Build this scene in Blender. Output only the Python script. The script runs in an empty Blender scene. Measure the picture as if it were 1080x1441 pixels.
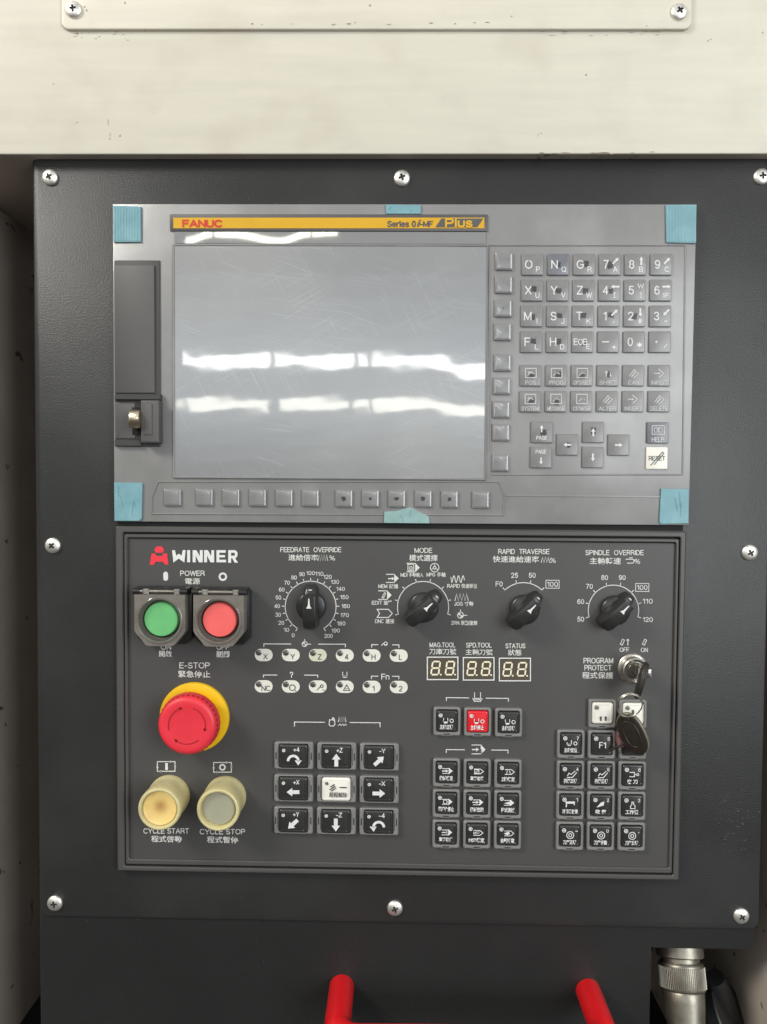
import bpy, bmesh, math, random
from mathutils import Vector, Matrix
random.seed(7)
PI = math.pi
sc = bpy.context.scene
col = sc.collection

# ------------------------------------------------------------------ camera
F, CX, CY = 1082.0, 540.0, 720.5            # focal length and centre, in pixels of the 1080 x 1441 photograph
RR = [[0.9997897669290652, -0.007427339039296007, 0.01911168696690038],
      [0.008131016084719233, 0.9992818580037114, -0.03700884815933237],
      [-0.01882308479913634, 0.03715646510966606, 0.999132167723169]]
CC = (0.24513700530317417, 0.21179199342077493, -0.5396047676203355)
def w(v): return Vector((v[0], v[2], -v[1]))
rt, dn, fw = w(RR[0]), w(RR[1]), w(RR[2])
CAM = w(CC)
cd = bpy.data.cameras.new('camera'); cam = bpy.data.objects.new('camera', cd); col.objects.link(cam)
cd.sensor_fit = 'HORIZONTAL'; cd.sensor_width = 36; cd.lens = 36 * F / 1080; cd.clip_start = .01; cd.clip_end = 50
m4 = Matrix((rt, -dn, -fw)).transposed().to_4x4(); m4.translation = CAM
cam.matrix_world = m4
sc.camera = cam

def U(x, y, h=0.0):
    """Point of the panel (u right, v up), at height h in front of the cabinet plate, that was measured at pixel x, y."""
    d = rt * ((x - CX) / F) + dn * ((y - CY) / F) + fw
    t = (-h - CAM.y) / d.y
    p = CAM + d * t
    return Vector((p.x, p.z))
def K(x, y, h=0.0): return (U(x + 10, y, h) - U(x - 10, y, h)).length / 20

# ------------------------------------------------------------------ world, lamps, exposure
wd = bpy.data.worlds.new('World'); sc.world = wd; wd.use_nodes = True
wn = wd.node_tree; bg = wn.nodes['Background']; bg.inputs[1].default_value = 1
_tc = wn.nodes.new('ShaderNodeTexCoord'); _sp = wn.nodes.new('ShaderNodeSeparateXYZ'); wn.links.new(_tc.outputs['Generated'], _sp.inputs[0])
_cr = wn.nodes.new('ShaderNodeValToRGB'); _mr = wn.nodes.new('ShaderNodeMapRange'); _mr.inputs[1].default_value = -1; _mr.inputs[2].default_value = 1
wn.links.new(_sp.outputs['Z'], _mr.inputs[0]); wn.links.new(_mr.outputs[0], _cr.inputs[0]); wn.links.new(_cr.outputs[0], bg.inputs[0])
_e = _cr.color_ramp.elements                 # a plain hall: dull floor below, pale roof above
_e[0].position, _e[0].color = .30, (.09, .085, .08, 1); _e[1].position, _e[1].color = .72, (.56, .57, .58, 1)
sc.view_settings.view_transform = 'Standard'; sc.view_settings.look = 'None'
sc.view_settings.exposure = 0; sc.view_settings.gamma = 1
def area(name, loc, target, sx, sy, radiance, color):
    l = bpy.data.lights.new(name, 'AREA'); l.shape = 'RECTANGLE'; l.size = sx; l.size_y = sy
    l.energy = radiance * PI * sx * sy; l.color = color
    o = bpy.data.objects.new(name, l); col.objects.link(o); o.location = loc
    d = Vector(target) - Vector(loc)
    o.rotation_euler = d.to_track_quat('-Z', 'Y').to_euler()
    return o
area('hall_lamp', (-1.25, -1.10, 1.02), (.22, 0, -.15), .70, .50, 31.0, (1, .965, .89))
area('side_window', (1.55, -1.7, .05), (.4, 0, -.3), .9, 1.4, 7.5, (.95, .98, 1))
def strip(x0, x1, y0, y1, L, color, Y=-4.0, h=.006):
    """A tube lamp or clerestory window of the hall, or an added glow panel, behind the camera, placed where the display mirrors it."""
    img = Vector((CAM.x, -2 * h - CAM.y, CAM.z))
    def far(x, y):
        p = U(x, y, h); P = Vector((p.x, -h, p.y)); d = P - img
        return img + d * ((Y - img.y) / d.y)
    a, b = far(x0, y0), far(x1, y1); c = (a + b) / 2
    area('hall_strip_and_glow_lamp', c, c + Vector((0, 1, 0)), abs(b.x - a.x), abs(b.z - a.z), L, color)
for x0, x1 in ((259, 379), (386, 498), (504, 519), (525, 690)): strip(x0, x1, 499, 517, 11, (1, 1, .98))
for x0, x1 in ((257, 379), (393, 491), (498, 521), (526, 690)): strip(x0, x1, 561, 577, 8.0, (1, 1, .86))
for x0, x1 in ((262, 299), (302, 437), (440, 475)): strip(x0, x1, 328, 338, 17, (1, .95, .80))

for i, (a, b) in enumerate(((385, 655), (420, 630), (450, 612), (474, 598))): strip(60 - 30 * i, 1000 + 30 * i, a, b, .34, (.82, .92, 1), Y=-4.3 - .05 * i)  # unseen nested lamps, added to grade a soft bluish glow on the display
# ------------------------------------------------------------------ materials
def mat(name, c, rough=.5, metal=0, var=.06, vs=25, bump=0, bs=800, coat=0, cr=.05, spec=.5, specks=None, stretch=None,
        scratch=0, spot=None, alpha=None, cior=1.5, rv=.06, trans=0, bd=.0004, blot=None):
    m = bpy.data.materials.new(name); m.use_nodes = True
    nt = m.node_tree; N = nt.nodes; lk = nt.links
    b = N['Principled BSDF']
    b.inputs['Metallic'].default_value = metal
    b.inputs['Specular IOR Level'].default_value = spec
    b.inputs['Coat Weight'].default_value = coat; b.inputs['Coat Roughness'].default_value = cr; b.inputs['Coat IOR'].default_value = cior
    b.inputs['Transmission Weight'].default_value = trans
    tc = N.new('ShaderNodeTexCoord')
    mp = N.new('ShaderNodeMapping'); lk.new(tc.outputs['Object'], mp.inputs[0])
    if stretch: mp.inputs['Scale'].default_value = stretch
    n = N.new('ShaderNodeTexNoise'); n.inputs['Scale'].default_value = vs; n.inputs['Detail'].default_value = 6; n.inputs['Roughness'].default_value = .6
    lk.new(mp.outputs[0], n.inputs[0])
    r = N.new('ShaderNodeMapRange'); r.inputs[1].default_value = .3; r.inputs[2].default_value = .7
    r.inputs[3].default_value = 1 - var; r.inputs[4].default_value = 1 + var; lk.new(n.outputs[0], r.inputs[0])
    mx = N.new('ShaderNodeMix'); mx.data_type = 'RGBA'; mx.blend_type = 'MULTIPLY'; mx.inputs[0].default_value = 1
    mx.inputs[6].default_value = (*c, 1); lk.new(r.outputs[0], mx.inputs[7])
    out = mx.outputs[2]
    def overlay(color, fac):
        nonlocal out
        q = N.new('ShaderNodeMix'); q.data_type = 'RGBA'; lk.new(fac, q.inputs[0]); lk.new(out, q.inputs[6]); q.inputs[7].default_value = (*color, 1)
        out = q.outputs[2]
    def thresh(sock, lo, hi, to=1):
        q = N.new('ShaderNodeMapRange'); q.inputs[1].default_value = lo; q.inputs[2].default_value = hi
        q.inputs[3].default_value = 0; q.inputs[4].default_value = to; lk.new(sock, q.inputs[0]); return q.outputs[0]
    def noise(scale, det=3, src=None, st=None, rot=0, dist=0):
        q = N.new('ShaderNodeTexNoise'); q.inputs['Scale'].default_value = scale; q.inputs['Detail'].default_value = det; q.inputs['Distortion'].default_value = dist
        if st:
            mm = N.new('ShaderNodeMapping'); mm.inputs['Scale'].default_value = st; mm.inputs['Rotation'].default_value = (0, 0, rot)
            m0 = N.new('ShaderNodeMapping'); m0.inputs['Rotation'].default_value = (0, 0, rot); lk.new(tc.outputs['Object'], m0.inputs[0])
            mm.inputs['Rotation'].default_value = (0, 0, 0); lk.new(m0.outputs[0], mm.inputs[0]); lk.new(mm.outputs[0], q.inputs[0])
        else: lk.new(tc.outputs['Object'], q.inputs[0])
        return q.outputs[0]
    if blot:                                    # broad soft stains: (colour, scale, low, high, amount)
        overlay(blot[0], thresh(noise(blot[1], 5), blot[2], blot[3], blot[4]))
    if specks:                                  # chips and dirt: (colour, scale, low, high)
        overlay(specks[0], thresh(noise(specks[1], 4, dist=.6), specks[2], specks[3], .85))
    if scratch:
        for rot, a, b2 in ((.35, 9, 900), (-.5, 12, 1100), (.12, 7, 1500), (1.1, 14, 900)):
            f = thresh(noise(1, 2, st=(a, b2, 1), rot=rot), .62, .74, scratch)
            g = thresh(noise(16 + a, 2), .40, .60)
            mu = N.new('ShaderNodeMath'); mu.operation = 'MULTIPLY'; lk.new(f, mu.inputs[0]); lk.new(g, mu.inputs[1])
            overlay((.75, .78, .8), mu.outputs[0])
    if spot:                                    # one round stain: (colour, x, y, radius, amount)
        vd = N.new('ShaderNodeVectorMath'); vd.operation = 'DISTANCE'; vd.inputs[1].default_value = (spot[1], spot[2], .022)
        lk.new(tc.outputs['Object'], vd.inputs[0])
        q2 = N.new('ShaderNodeMapRange'); q2.interpolation_type = 'SMOOTHSTEP'; q2.inputs[1].default_value = spot[3]; q2.inputs[2].default_value = 0; q2.inputs[3].default_value = 0; q2.inputs[4].default_value = spot[4]
        lk.new(vd.outputs['Value'], q2.inputs[0]); overlay(spot[0], q2.outputs[0])
    lk.new(out, b.inputs['Base Color'])
    r2 = N.new('ShaderNodeMapRange'); r2.inputs[3].default_value = max(rough - rv, .02); r2.inputs[4].default_value = rough + rv
    lk.new(n.outputs[0], r2.inputs[0]); lk.new(r2.outputs[0], b.inputs['Roughness'])
    if bump:
        bn = noise(bs, 3)
        bp = N.new('ShaderNodeBump'); bp.inputs['Strength'].default_value = bump; bp.inputs['Distance'].default_value = bd
        lk.new(bn, bp.inputs['Height']); lk.new(bp.outputs[0], b.inputs['Normal'])
    if alpha is not None: b.inputs['Alpha'].default_value = alpha
    m.use_backface_culling = False
    return m

M = {}
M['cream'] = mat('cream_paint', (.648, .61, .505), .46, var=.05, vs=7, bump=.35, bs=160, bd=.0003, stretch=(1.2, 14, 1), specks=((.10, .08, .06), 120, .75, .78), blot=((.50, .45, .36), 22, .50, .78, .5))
M['cream_side'] = mat('grimy_shaded_cream_paint', (.50, .43, .365), .5, var=.10, vs=14, bump=.3, bs=400, specks=((.03, .025, .02), 48, .672, .70), blot=((.37, .31, .25), 9, .5, .75, .7))
M['plate'] = mat('charcoal_leather_paint', (.0268, .0268, .0262), .36, var=.10, vs=9, spec=.32, bump=.30, bs=950, bd=.0006, specks=((.25, .24, .2), 160, .775, .80), blot=((.060, .059, .057), 7, .48, .78, .55))
M['body'] = mat('charcoal_box_paint', (.0192, .0192, .0188), .40, var=.10, vs=9, spec=.30, bump=.32, bs=950, bd=.0006)
M['dark'] = mat('black_void_paint', (.006, .006, .006), .8)
M['housing'] = mat('film_covered_grey_plastic', (.225, .222, .216), .36, spec=.35, var=.08, vs=14, stretch=(2.2, .8, 1), bump=.22, bs=32, bd=.0022, coat=.45, cr=.15, blot=((.32, .315, .31), 18, .50, .72, .7), specks=((.5, .5, .48), 210, .80, .84))
M['key'] = mat('film_covered_key_plastic', (.185, .182, .178), .4, var=.12, vs=160, bump=.2, bs=260, coat=.4, cr=.2)
M['key_blue'] = mat('bluish_key_plastic', (.135, .138, .158), .4, var=.12, vs=160, coat=.4, cr=.2)
M['softkey'] = mat('soft_key_plastic', (.205, .203, .20), .28, var=.10, vs=140, bump=.2, bs=240, coat=1, cr=.08)
M['reset'] = mat('cream_key_plastic', (.78, .75, .66), .4, var=.05, vs=120)
M['spot'] = mat('wet_film_spot', (.035, .034, .034), .35, var=.3, vs=500)
M['legend'] = mat('white_print', (.71, .71, .68), .5, var=.07, vs=300)
M['legend_key'] = mat('filmed_white_print', (.66, .66, .64), .5, var=.14, vs=400)
M['legend_dim'] = mat('hazy_white_print', (.52, .52, .50), .5, var=.15, vs=400)
M['print'] = mat('silkscreen_white', (.66, .65, .61), .55, var=.10, vs=350)
M['ink'] = mat('dark_print', (.05, .05, .05), .5)
M['screen'] = mat('scratched_display_film', (.205, .209, .213), .33, var=.06, vs=9, coat=1, cr=.038, cior=1.75, scratch=.17, spec=1.0, bump=.05, bs=90, bd=.000018, rv=.1,
                  blot=((.36, .355, .33), 7, .45, .75, .4))
M['gloss_film'] = mat('glossy_bezel_film', (.20, .20, .20), .4, coat=1, cr=.03, cior=1.75, var=.05)
M['groove'] = mat('grey_shadow_plastic', (.11, .108, .105), .5)
M['yellow'] = mat('yellow_label', (.62, .345, .003), .45, var=.04, vs=60)
M['stripdark'] = mat('label_border_grey', (.085, .08, .077), .45)
M['redink'] = mat('red_print', (.56, .03, .015), .5)
M['scuff'] = mat('rubbed_grey_paint', (.058, .057, .054), .6, var=.4, vs=200)
M['chip'] = mat('chipped_paint', (.30, .26, .20), .6, var=.5, vs=200)
M['logored'] = mat('emblem_red_print', (.78, .035, .055), .5)
M['tape'] = mat('blue_ribbed_tape', (.165, .335, .38), .5, var=.10, vs=60, bump=.5, bs=180, bd=.0006, blot=((.26, .42, .45), 60, .5, .7, .4), specks=((.06, .16, .2), 120, .74, .78))
M['tapegreen'] = mat('green_tape', (.24, .38, .37), .5, var=.12, vs=90)
M['door'] = mat('mid_grey_plastic', (.084, .080, .077), .48, var=.05, vs=20, bump=.15, bs=1200, bd=.0002)
M['doordark'] = mat('dark_grey_plastic', (.040, .0385, .037), .5, var=.05, vs=20)
M['brass'] = mat('pale_brass', (.72, .62, .46), .28, 1, var=.08, vs=200)
M['face'] = mat('panel_face_charcoal', (.063, .0605, .0585), .46, var=.05, vs=12, bump=.15, bs=1500, bd=.0002, specks=((.2, .19, .17), 190, .79, .83))
M['frame'] = mat('panel_frame_grey', (.073, .070, .066), .42, var=.05, vs=14, bump=.15, bs=1200, bd=.0002)
M['btnframe'] = mat('button_frame_grey', (.205, .20, .19), .42, var=.06, vs=60, bump=.15, bs=1500, bd=.0002)
M['btncap'] = mat('button_cap_black', (.028, .0275, .0265), .27, var=.15, vs=120, coat=.5, cr=.12)
M['btnred'] = mat('button_cap_red', (.70, .012, .022), .3, var=.06, vs=120, coat=.5, cr=.12)
M['btnwhite'] = mat('button_cap_cream', (.80, .77, .69), .35, var=.06, vs=160, coat=.4, cr=.1, specks=((.35, .33, .28), 420, .72, .76))
M['pill'] = mat('indicator_window_cream', (.72, .70, .62), .4, var=.05, vs=120)
M['pillz'] = mat('indicator_window_dull', (.60, .59, .46), .4, var=.06, vs=120)
M['led'] = mat('unlit_led', (.075, .07, .065), .3, coat=.6)
M['digitbg'] = mat('digit_window_brown', (.085, .070, .050), .3, coat=.5)
M['digit'] = mat('digit_segment_cream', (.82, .76, .56), .45)
M['black'] = mat('black_plastic', (.014, .014, .0135), .33, var=.15, vs=120, bump=.1, bs=900, bd=.0002)
M['knobtop'] = mat('knob_black_plastic', (.024, .024, .023), .30, var=.2, vs=200, bump=.12, bs=700, bd=.0002)
M['green'] = mat('green_button_plastic', (.14, .47, .17), .42, var=.07, vs=120, specks=((.3, .55, .3), 380, .74, .78))
M['coral'] = mat('coral_button_plastic', (.83, .13, .12), .42, var=.05, vs=120, specks=((.85, .4, .35), 380, .74, .78))
M['clear'] = mat('smoky_clear_plastic', (.235, .21, .18), .25, var=.15, vs=140, coat=1, cr=.08, alpha=.72)
M['collar'] = mat('grey_collar_plastic', (.11, .10, .088), .35, var=.1, vs=120, coat=.5, cr=.15)
M['clearring'] = mat('smoky_ring_plastic', (.26, .245, .21), .16, var=.15, vs=140, coat=1, cr=.05, alpha=.5)
M['chrome'] = mat('worn_chrome', (.58, .55, .49), .33, 1, var=.2, vs=260, bump=.1, bs=900)
M['screw'] = mat('zinc_screw', (.80, .78, .72), .43, .9, var=.16, vs=420, bump=.25, bs=700, specks=((.12, .10, .08), 520, .68, .74))
M['recess'] = mat('screw_recess_dark', (.05, .045, .04), .6, .3)  # darker tone for the faces of the cross recess
M['ered'] = mat('red_mushroom_plastic', (.74, .034, .052), .42, var=.06, vs=60, bump=.1, bs=900, bd=.0002, specks=((.8, .2, .2), 260, .76, .80))
M['ereddark'] = mat('red_engraving', (.33, .008, .014), .5)
M['eyellow'] = mat('yellow_collar_plastic', (.80, .49, .004), .38, var=.07, vs=50, specks=((.55, .38, .05), 150, .76, .80))
M['ivory'] = mat('aged_ivory_plastic', (.60, .53, .265), .42, var=.12, vs=45, coat=.2, cr=.2, blot=((.36, .34, .20), 60, .5, .7, .6))
M['amber'] = mat('stained_amber_lens', (.82, .60, .21), .38, var=.05, vs=60, coat=.5, cr=.12, blot=((.62, .40, .15), 90, .50, .70, .5), spot=((.36, .15, .04), .0002, .0014, .0080, .75))
M['greylens'] = mat('olive_grey_lens', (.36, .355, .255), .36, var=.07, vs=70, coat=.5, cr=.12)
M['keybow'] = mat('brown_key_plastic', (.019, .0145, .0105), .48, var=.2, vs=150, coat=.3, cr=.2)
M['keyedge'] = mat('olive_key_rim', (.20, .18, .125), .35, .2, var=.15, vs=150)
M['keyred'] = mat('dull_red_tag', (.13, .05, .05), .5)
M['steel'] = mat('dark_steel', (.42, .39, .34), .3, 1, var=.12, vs=300)
M['handle'] = mat('red_enamel', (.70, .008, .012), .33, var=.06, vs=50, coat=.5, cr=.15, specks=((.12, .01, .01), 130, .755, .79))
M['nickel'] = mat('dull_nickel', (.27, .25, .205), .42, .9, var=.18, vs=140, bump=.15, bs=600, specks=((.2, .18, .15), 300, .74, .80))
M['rubber'] = mat('black_rubber', (.018, .018, .018), .42, var=.2, vs=60)

# ------------------------------------------------------------------ mesh helpers
def inset(poly, d):
    n = len(poly); out = []
    for i in range(n):
        p0, p1, p2 = Vector(poly[i - 1]), Vector(poly[i]), Vector(poly[(i + 1) % n])
        e1 = p1 - p0; e2 = p2 - p1
        if e1.length < 1e-9 or e2.length < 1e-9: out.append(tuple(p1)); continue
        e1.normalize(); e2.normalize()
        n1 = Vector((-e1.y, e1.x)); n2 = Vector((-e2.y, e2.x))
        s = n1 + n2
        out.append(tuple(p1 + s * (d / max(.35, (1 + n1.dot(n2))))))
    return out
def rrect(wd_, ht, r, n=4, cx=0, cy=0):
    r = min(r, wd_ / 2 - 1e-6, ht / 2 - 1e-6); P = []
    for k, (sx, sy) in enumerate(((1, 1), (-1, 1), (-1, -1), (1, -1))):
        for i in range(n + 1):
            a = (k + i / n) * PI / 2
            P.append((cx + sx * (wd_ / 2 - r) + r * math.cos(a), cy + sy * (ht / 2 - r) + r * math.sin(a)))
    return P
def ccw(p):
    a = sum(p[i - 1][0] * p[i][1] - p[i][0] * p[i - 1][1] for i in range(len(p)))
    return list(p) if a > 0 else list(reversed(p))
def rings(bm, R, cap0=False, cap1=True, mi=0, close=True, flatcap=True):
    vs = [[bm.verts.new(p) for p in r] for r in R]; n = len(R[0])
    for a, b in zip(vs, vs[1:]):
        for i in range(n if close else n - 1):
            j = (i + 1) % n
            f = bm.faces.new((a[i], a[j], b[j], b[i])); f.material_index = mi
    for on, vv in ((cap1, vs[-1]), (cap0, list(reversed(vs[0])))):
        if on:
            f = bm.faces.new(vv); f.material_index = mi; f.tag = flatcap
def prism(bm, poly, z0, z1, b=0, bz=None, mi=0, seg=1):
    poly = ccw(poly); bz = b if bz is None else bz
    R = [[(x, y, z0) for x, y in poly]]
    if b <= 0: R.append([(x, y, z1) for x, y in poly])
    else:
        for i in range(seg + 1):
            a = PI / 2 * i / seg
            d = b * (1 - math.cos(a)) if seg > 1 else b * i
            z = z1 - bz + (bz * math.sin(a) if seg > 1 else bz * i)
            R.append([(x, y, z) for x, y in (inset(poly, d) if d > 0 else poly)])
    rings(bm, R, mi=mi)
def rprism(bm, wd_, ht, r, z0, z1, b, bz, seg=3, cx=0, cy=0, mi=0):
    R = [[(x, y, z0) for x, y in rrect(wd_, ht, r, 3, cx, cy)]]
    for i in range(seg + 1):
        a = PI / 2 * i / seg; d = b * (1 - math.cos(a))
        R.append([(x, y, z1 - bz + bz * math.sin(a)) for x, y in rrect(wd_ - 2 * d, ht - 2 * d, max(r - d, r * .25), 3, cx, cy)])
    rings(bm, R, mi=mi)
def ringp(bm, outer, inner, z0, z1, b=0, mi=0, b2=None):
    b2 = b if b2 is None else b2
    o, i = ccw(outer), ccw(inner)
    R = [[(x, y, z0) for x, y in o], [(x, y, z1 - b) for x, y in o]]
    if b: R.append([(x, y, z1) for x, y in inset(o, b)])
    if b2: R.append([(x, y, z1) for x, y in inset(i, -b2)])
    R += [[(x, y, z1 - b2) for x, y in i], [(x, y, z0) for x, y in i]]
    rings(bm, R, cap1=False, mi=mi)
def lathe(bm, prof, n=40, cx=0, cy=0, mi=0):
    R = [[(cx + max(r, 1e-6) * math.cos(2 * PI * k / n), cy + max(r, 1e-6) * math.sin(2 * PI * k / n), z) for k in range(n)] for r, z in prof]
    rings(bm, R, cap1=True, mi=mi, flatcap=False)
def box(bm, x0, x1, y0, y1, z0, z1, b=0, mi=0): prism(bm, [(x0, y0), (x1, y0), (x1, y1), (x0, y1)], z0, z1, b, mi=mi)
def circ(r, n=24, cx=0, cy=0): return [(cx + r * math.cos(2 * PI * k / n), cy + r * math.sin(2 * PI * k / n)) for k in range(n)]
def tube(bm, path, r, n=12, mi=0, caps=True, closed=False):
    P = [Vector(p) for p in path]; R = []
    up = Vector((.123, .345, .93)).normalized(); L = len(P)
    for i, p in enumerate(P):
        a = P[i - 1] if (i or closed) else p; c = P[(i + 1) % L] if (i < L - 1 or closed) else p
        t = (c - a).normalized(); s = t.cross(up).normalized(); q = t.cross(s)
        rad = r[i] if isinstance(r, (list, tuple)) else r
        R.append([tuple(p + (s * math.cos(2 * PI * k / n) - q * math.sin(2 * PI * k / n)) * rad) for k in range(n)])
    if closed: R.append(R[0])
    rings(bm, R, cap0=caps and not closed, cap1=caps and not closed, mi=mi)
def finish(bm, name, mats, smooth=40):
    bmesh.ops.remove_doubles(bm, verts=bm.verts, dist=1e-7)
    bmesh.ops.recalc_face_normals(bm, faces=bm.faces)
    for f in bm.faces: f.smooth = bool(smooth) and not f.tag
    me = bpy.data.meshes.new(name); bm.to_mesh(me); bm.free()
    for m in (mats if isinstance(mats, (list, tuple)) else [mats]): me.materials.append(M[m])
    if smooth:
        me.set_sharp_from_angle(angle=math.radians(smooth))
    return me
def link(name, me, parent=None, loc=(0, 0, 0), rz=0):
    o = bpy.data.objects.new(name, me); col.objects.link(o)
    if parent is not None: o.parent = parent
    o.location = loc
    if rz: o.rotation_euler = (0, 0, rz)
    return o
def flat(bm, poly, z, mi=0):
    poly = ccw(poly)
    try: bm.faces.new([bm.verts.new((x, y, z)) for x, y in poly]).material_index = mi
    except ValueError: pass

TXT = {}
def _e(cx, cy, rx, ry, a0, a1, n=9): return [(cx + rx * math.cos(math.radians(a0 + (a1 - a0) * i / n)), cy + ry * math.sin(math.radians(a0 + (a1 - a0) * i / n))) for i in range(n + 1)]
_O = lambda w: _e(w / 2, .5, w / 2, .5, 90, 450, 18)
STROKES = {                                  # plain sans serif capitals and figures: (width, strokes), cap height 1
 'A': (.70, [[(0, 0), (.35, 1), (.70, 0)], [(.12, .34), (.58, .34)]]),
 'B': (.60, [[(.32, .53), (0, .53), (0, 1), (.32, 1)] + _e(.32, .765, .24, .235, 90, -90), [(0, .53), (0, 0), (.34, 0)] + _e(.34, .265, .26, .265, -90, 90)]),
 'C': (.68, [_e(.36, .5, .36, .5, 42, 318, 16)]), 'D': (.64, [[(0, 0), (0, 1), (.26, 1)] + _e(.26, .5, .38, .5, 90, -90, 10) + [(0, 0)]]),
 'E': (.55, [[(.55, 1), (0, 1), (0, 0), (.56, 0)], [(0, .52), (.50, .52)]]), 'F': (.52, [[(.53, 1), (0, 1), (0, 0)], [(0, .51), (.46, .51)]]),
 'G': (.72, [_e(.37, .5, .37, .5, 45, 340, 16) + [(.72, .46), (.42, .46)]]), 'H': (.62, [[(0, 0), (0, 1)], [(.62, 0), (.62, 1)], [(0, .53), (.62, .53)]]),
 'I': (.06, [[(.03, 0), (.03, 1)]]), 'J': (.44, [[(.44, 1), (.44, .24)] + _e(.22, .24, .22, .24, 0, -180)]), 'K': (.62, [[(0, 0), (0, 1)], [(.60, 1), (0, .36)], [(.22, .58), (.63, 0)]]),
 'L': (.48, [[(0, 1), (0, 0), (.49, 0)]]), 'M': (.74, [[(0, 0), (0, 1), (.37, .06), (.74, 1), (.74, 0)]]), 'N': (.62, [[(0, 0), (0, 1), (.62, 0), (.62, 1)]]), 'O': (.76, [_O(.76)]),
 'P': (.58, [[(0, 0), (0, 1), (.32, 1)] + _e(.32, .73, .26, .27, 90, -90) + [(0, .46)]]), 'Q': (.76, [_O(.76), [(.46, .24), (.76, -.04)]]),
 'R': (.62, [[(0, 0), (0, 1), (.33, 1)] + _e(.33, .74, .26, .26, 90, -90) + [(0, .48)], [(.33, .48), (.60, .2), (.62, 0)]]),
 'S': (.58, [_e(.29, .745, .26, .255, 20, 270, 10) + _e(.29, .245, .29, .245, 90, -165, 10)]), 'T': (.60, [[(0, 1), (.60, 1)], [(.30, 1), (.30, 0)]]),
 'U': (.62, [[(0, 1), (0, .3)] + _e(.31, .3, .31, .3, 180, 360) + [(.62, 1)]]), 'V': (.66, [[(0, 1), (.33, 0), (.66, 1)]]), 'W': (.94, [[(0, 1), (.22, 0), (.47, .96), (.72, 0), (.94, 1)]]),
 'X': (.64, [[(0, 0), (.64, 1)], [(0, 1), (.64, 0)]]), 'Y': (.64, [[(0, 1), (.32, .45), (.64, 1)], [(.32, .45), (.32, 0)]]), 'Z': (.58, [[(.02, 1), (.58, 1), (0, 0), (.59, 0)]]),
 '0': (.50, [_O(.50)]), '1': (.26, [[(0, .78), (.24, .98), (.24, 0)]]), '2': (.50, [_e(.25, .74, .25, .26, 170, -25, 9) + [(0, 0), (.51, 0)]]),
 '3': (.50, [_e(.25, .76, .22, .24, 165, -90, 9), _e(.25, .26, .25, .26, 90, -165, 9)]), '4': (.54, [[(.40, 0), (.40, 1), (0, .27), (.55, .27)]]),
 '5': (.50, [[(.47, 1), (.10, 1), (.04, .50)] + _e(.25, .32, .25, .32, 145, -160, 10)]), '6': (.50, [_e(.25, .31, .25, .31, 180, 540, 14), [(0, .32)] + _e(.27, .5, .27, .5, 165, 48, 7)]),
 '7': (.50, [[(0, 1), (.50, 1), (.24, .45), (.16, 0)]]), '8': (.50, [_e(.25, .76, .22, .235, 270, 630, 14), _e(.25, .265, .25, .265, 90, 450, 14)]),
 '9': (.50, [_e(.25, .69, .25, .31, 0, 360, 14), [(.50, .68)] + _e(.23, .5, .27, .5, -15, -132, 7)]),
 '-': (.32, [[(0, .38), (.32, .38)]]), '+': (.56, [[(0, .38), (.56, .38)], [(.28, .1), (.28, .66)]]), '.': (.10, [[(.0, .06), (.11, .06)]]), '/': (.34, [[(0, 0), (.34, 1)]]),
 '?': (.46, [_e(.23, .76, .23, .24, 170, -60, 9) + [(.23, .42), (.23, .26)], [(.23, .12), (.23, 0)]]), '#': (.56, [[(.12, 0), (.24, 1)], [(.36, 0), (.48, 1)], [(0, .34), (.54, .34)], [(.04, .68), (.58, .68)]]),
 '=': (.5, [[(0, .25), (.5, .25)], [(0, .6), (.5, .6)]]), '*': (.4, [[(.2, .5), (.2, 1)], [(0, .64), (.4, .86)], [(0, .86), (.4, .64)]]), '[': (.22, [[(.22, 1), (0, 1), (0, 0), (.22, 0)]]), ']': (.22, [[(0, 1), (.22, 1), (.22, 0), (0, 0)]]),
 'l': (.06, [[(.03, 0), (.03, 1)]]), 'u': (.46, [[(0, .72), (0, .24)] + _e(.23, .24, .23, .24, 180, 360, 8) + [(.46, .72)]]), 's': (.42, [_e(.21, .54, .19, .18, 20, 270, 8) + _e(.21, .18, .21, .18, 90, -165, 8)]),
 'e': (.50, [[(0, .38), (.49, .38)] + _e(.25, .36, .25, .36, 0, 310, 12)]), 'r': (.28, [[(0, 0), (0, .72)], [(0, .45)] + _e(.26, .42, .26, .28, 170, 80, 5)]), 'i': (.06, [[(.03, 0), (.03, .72)], [(.03, .9), (.03, 1)]]),
 'n': (.46, [[(0, 0), (0, .72)], [(0, .48)] + _e(.23, .48, .23, .24, 180, 0, 8) + [(.46, 0)]]), ' ': (.22, [])}
def glyphs(s, bold=0.0):
    k = (s, bold)
    if k not in TXT:
        c = bpy.data.curves.new('t', 'FONT'); c.body = s; c.size = 1; c.resolution_u = 2
        c.offset = bold; c.fill_mode = 'FRONT'
        o = bpy.data.objects.new('t', c)
        me = bpy.data.meshes.new_from_object(o)
        vs = [(v.co.x, v.co.y) for v in me.vertices]; fs = [tuple(p.vertices) for p in me.polygons]
        bpy.data.objects.remove(o); bpy.data.curves.remove(c); bpy.data.meshes.remove(me)
        TXT[k] = ([v if len(v) == 3 else (v[0], v[1], 0) for v in vs], fs)
    return TXT[k]

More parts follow.
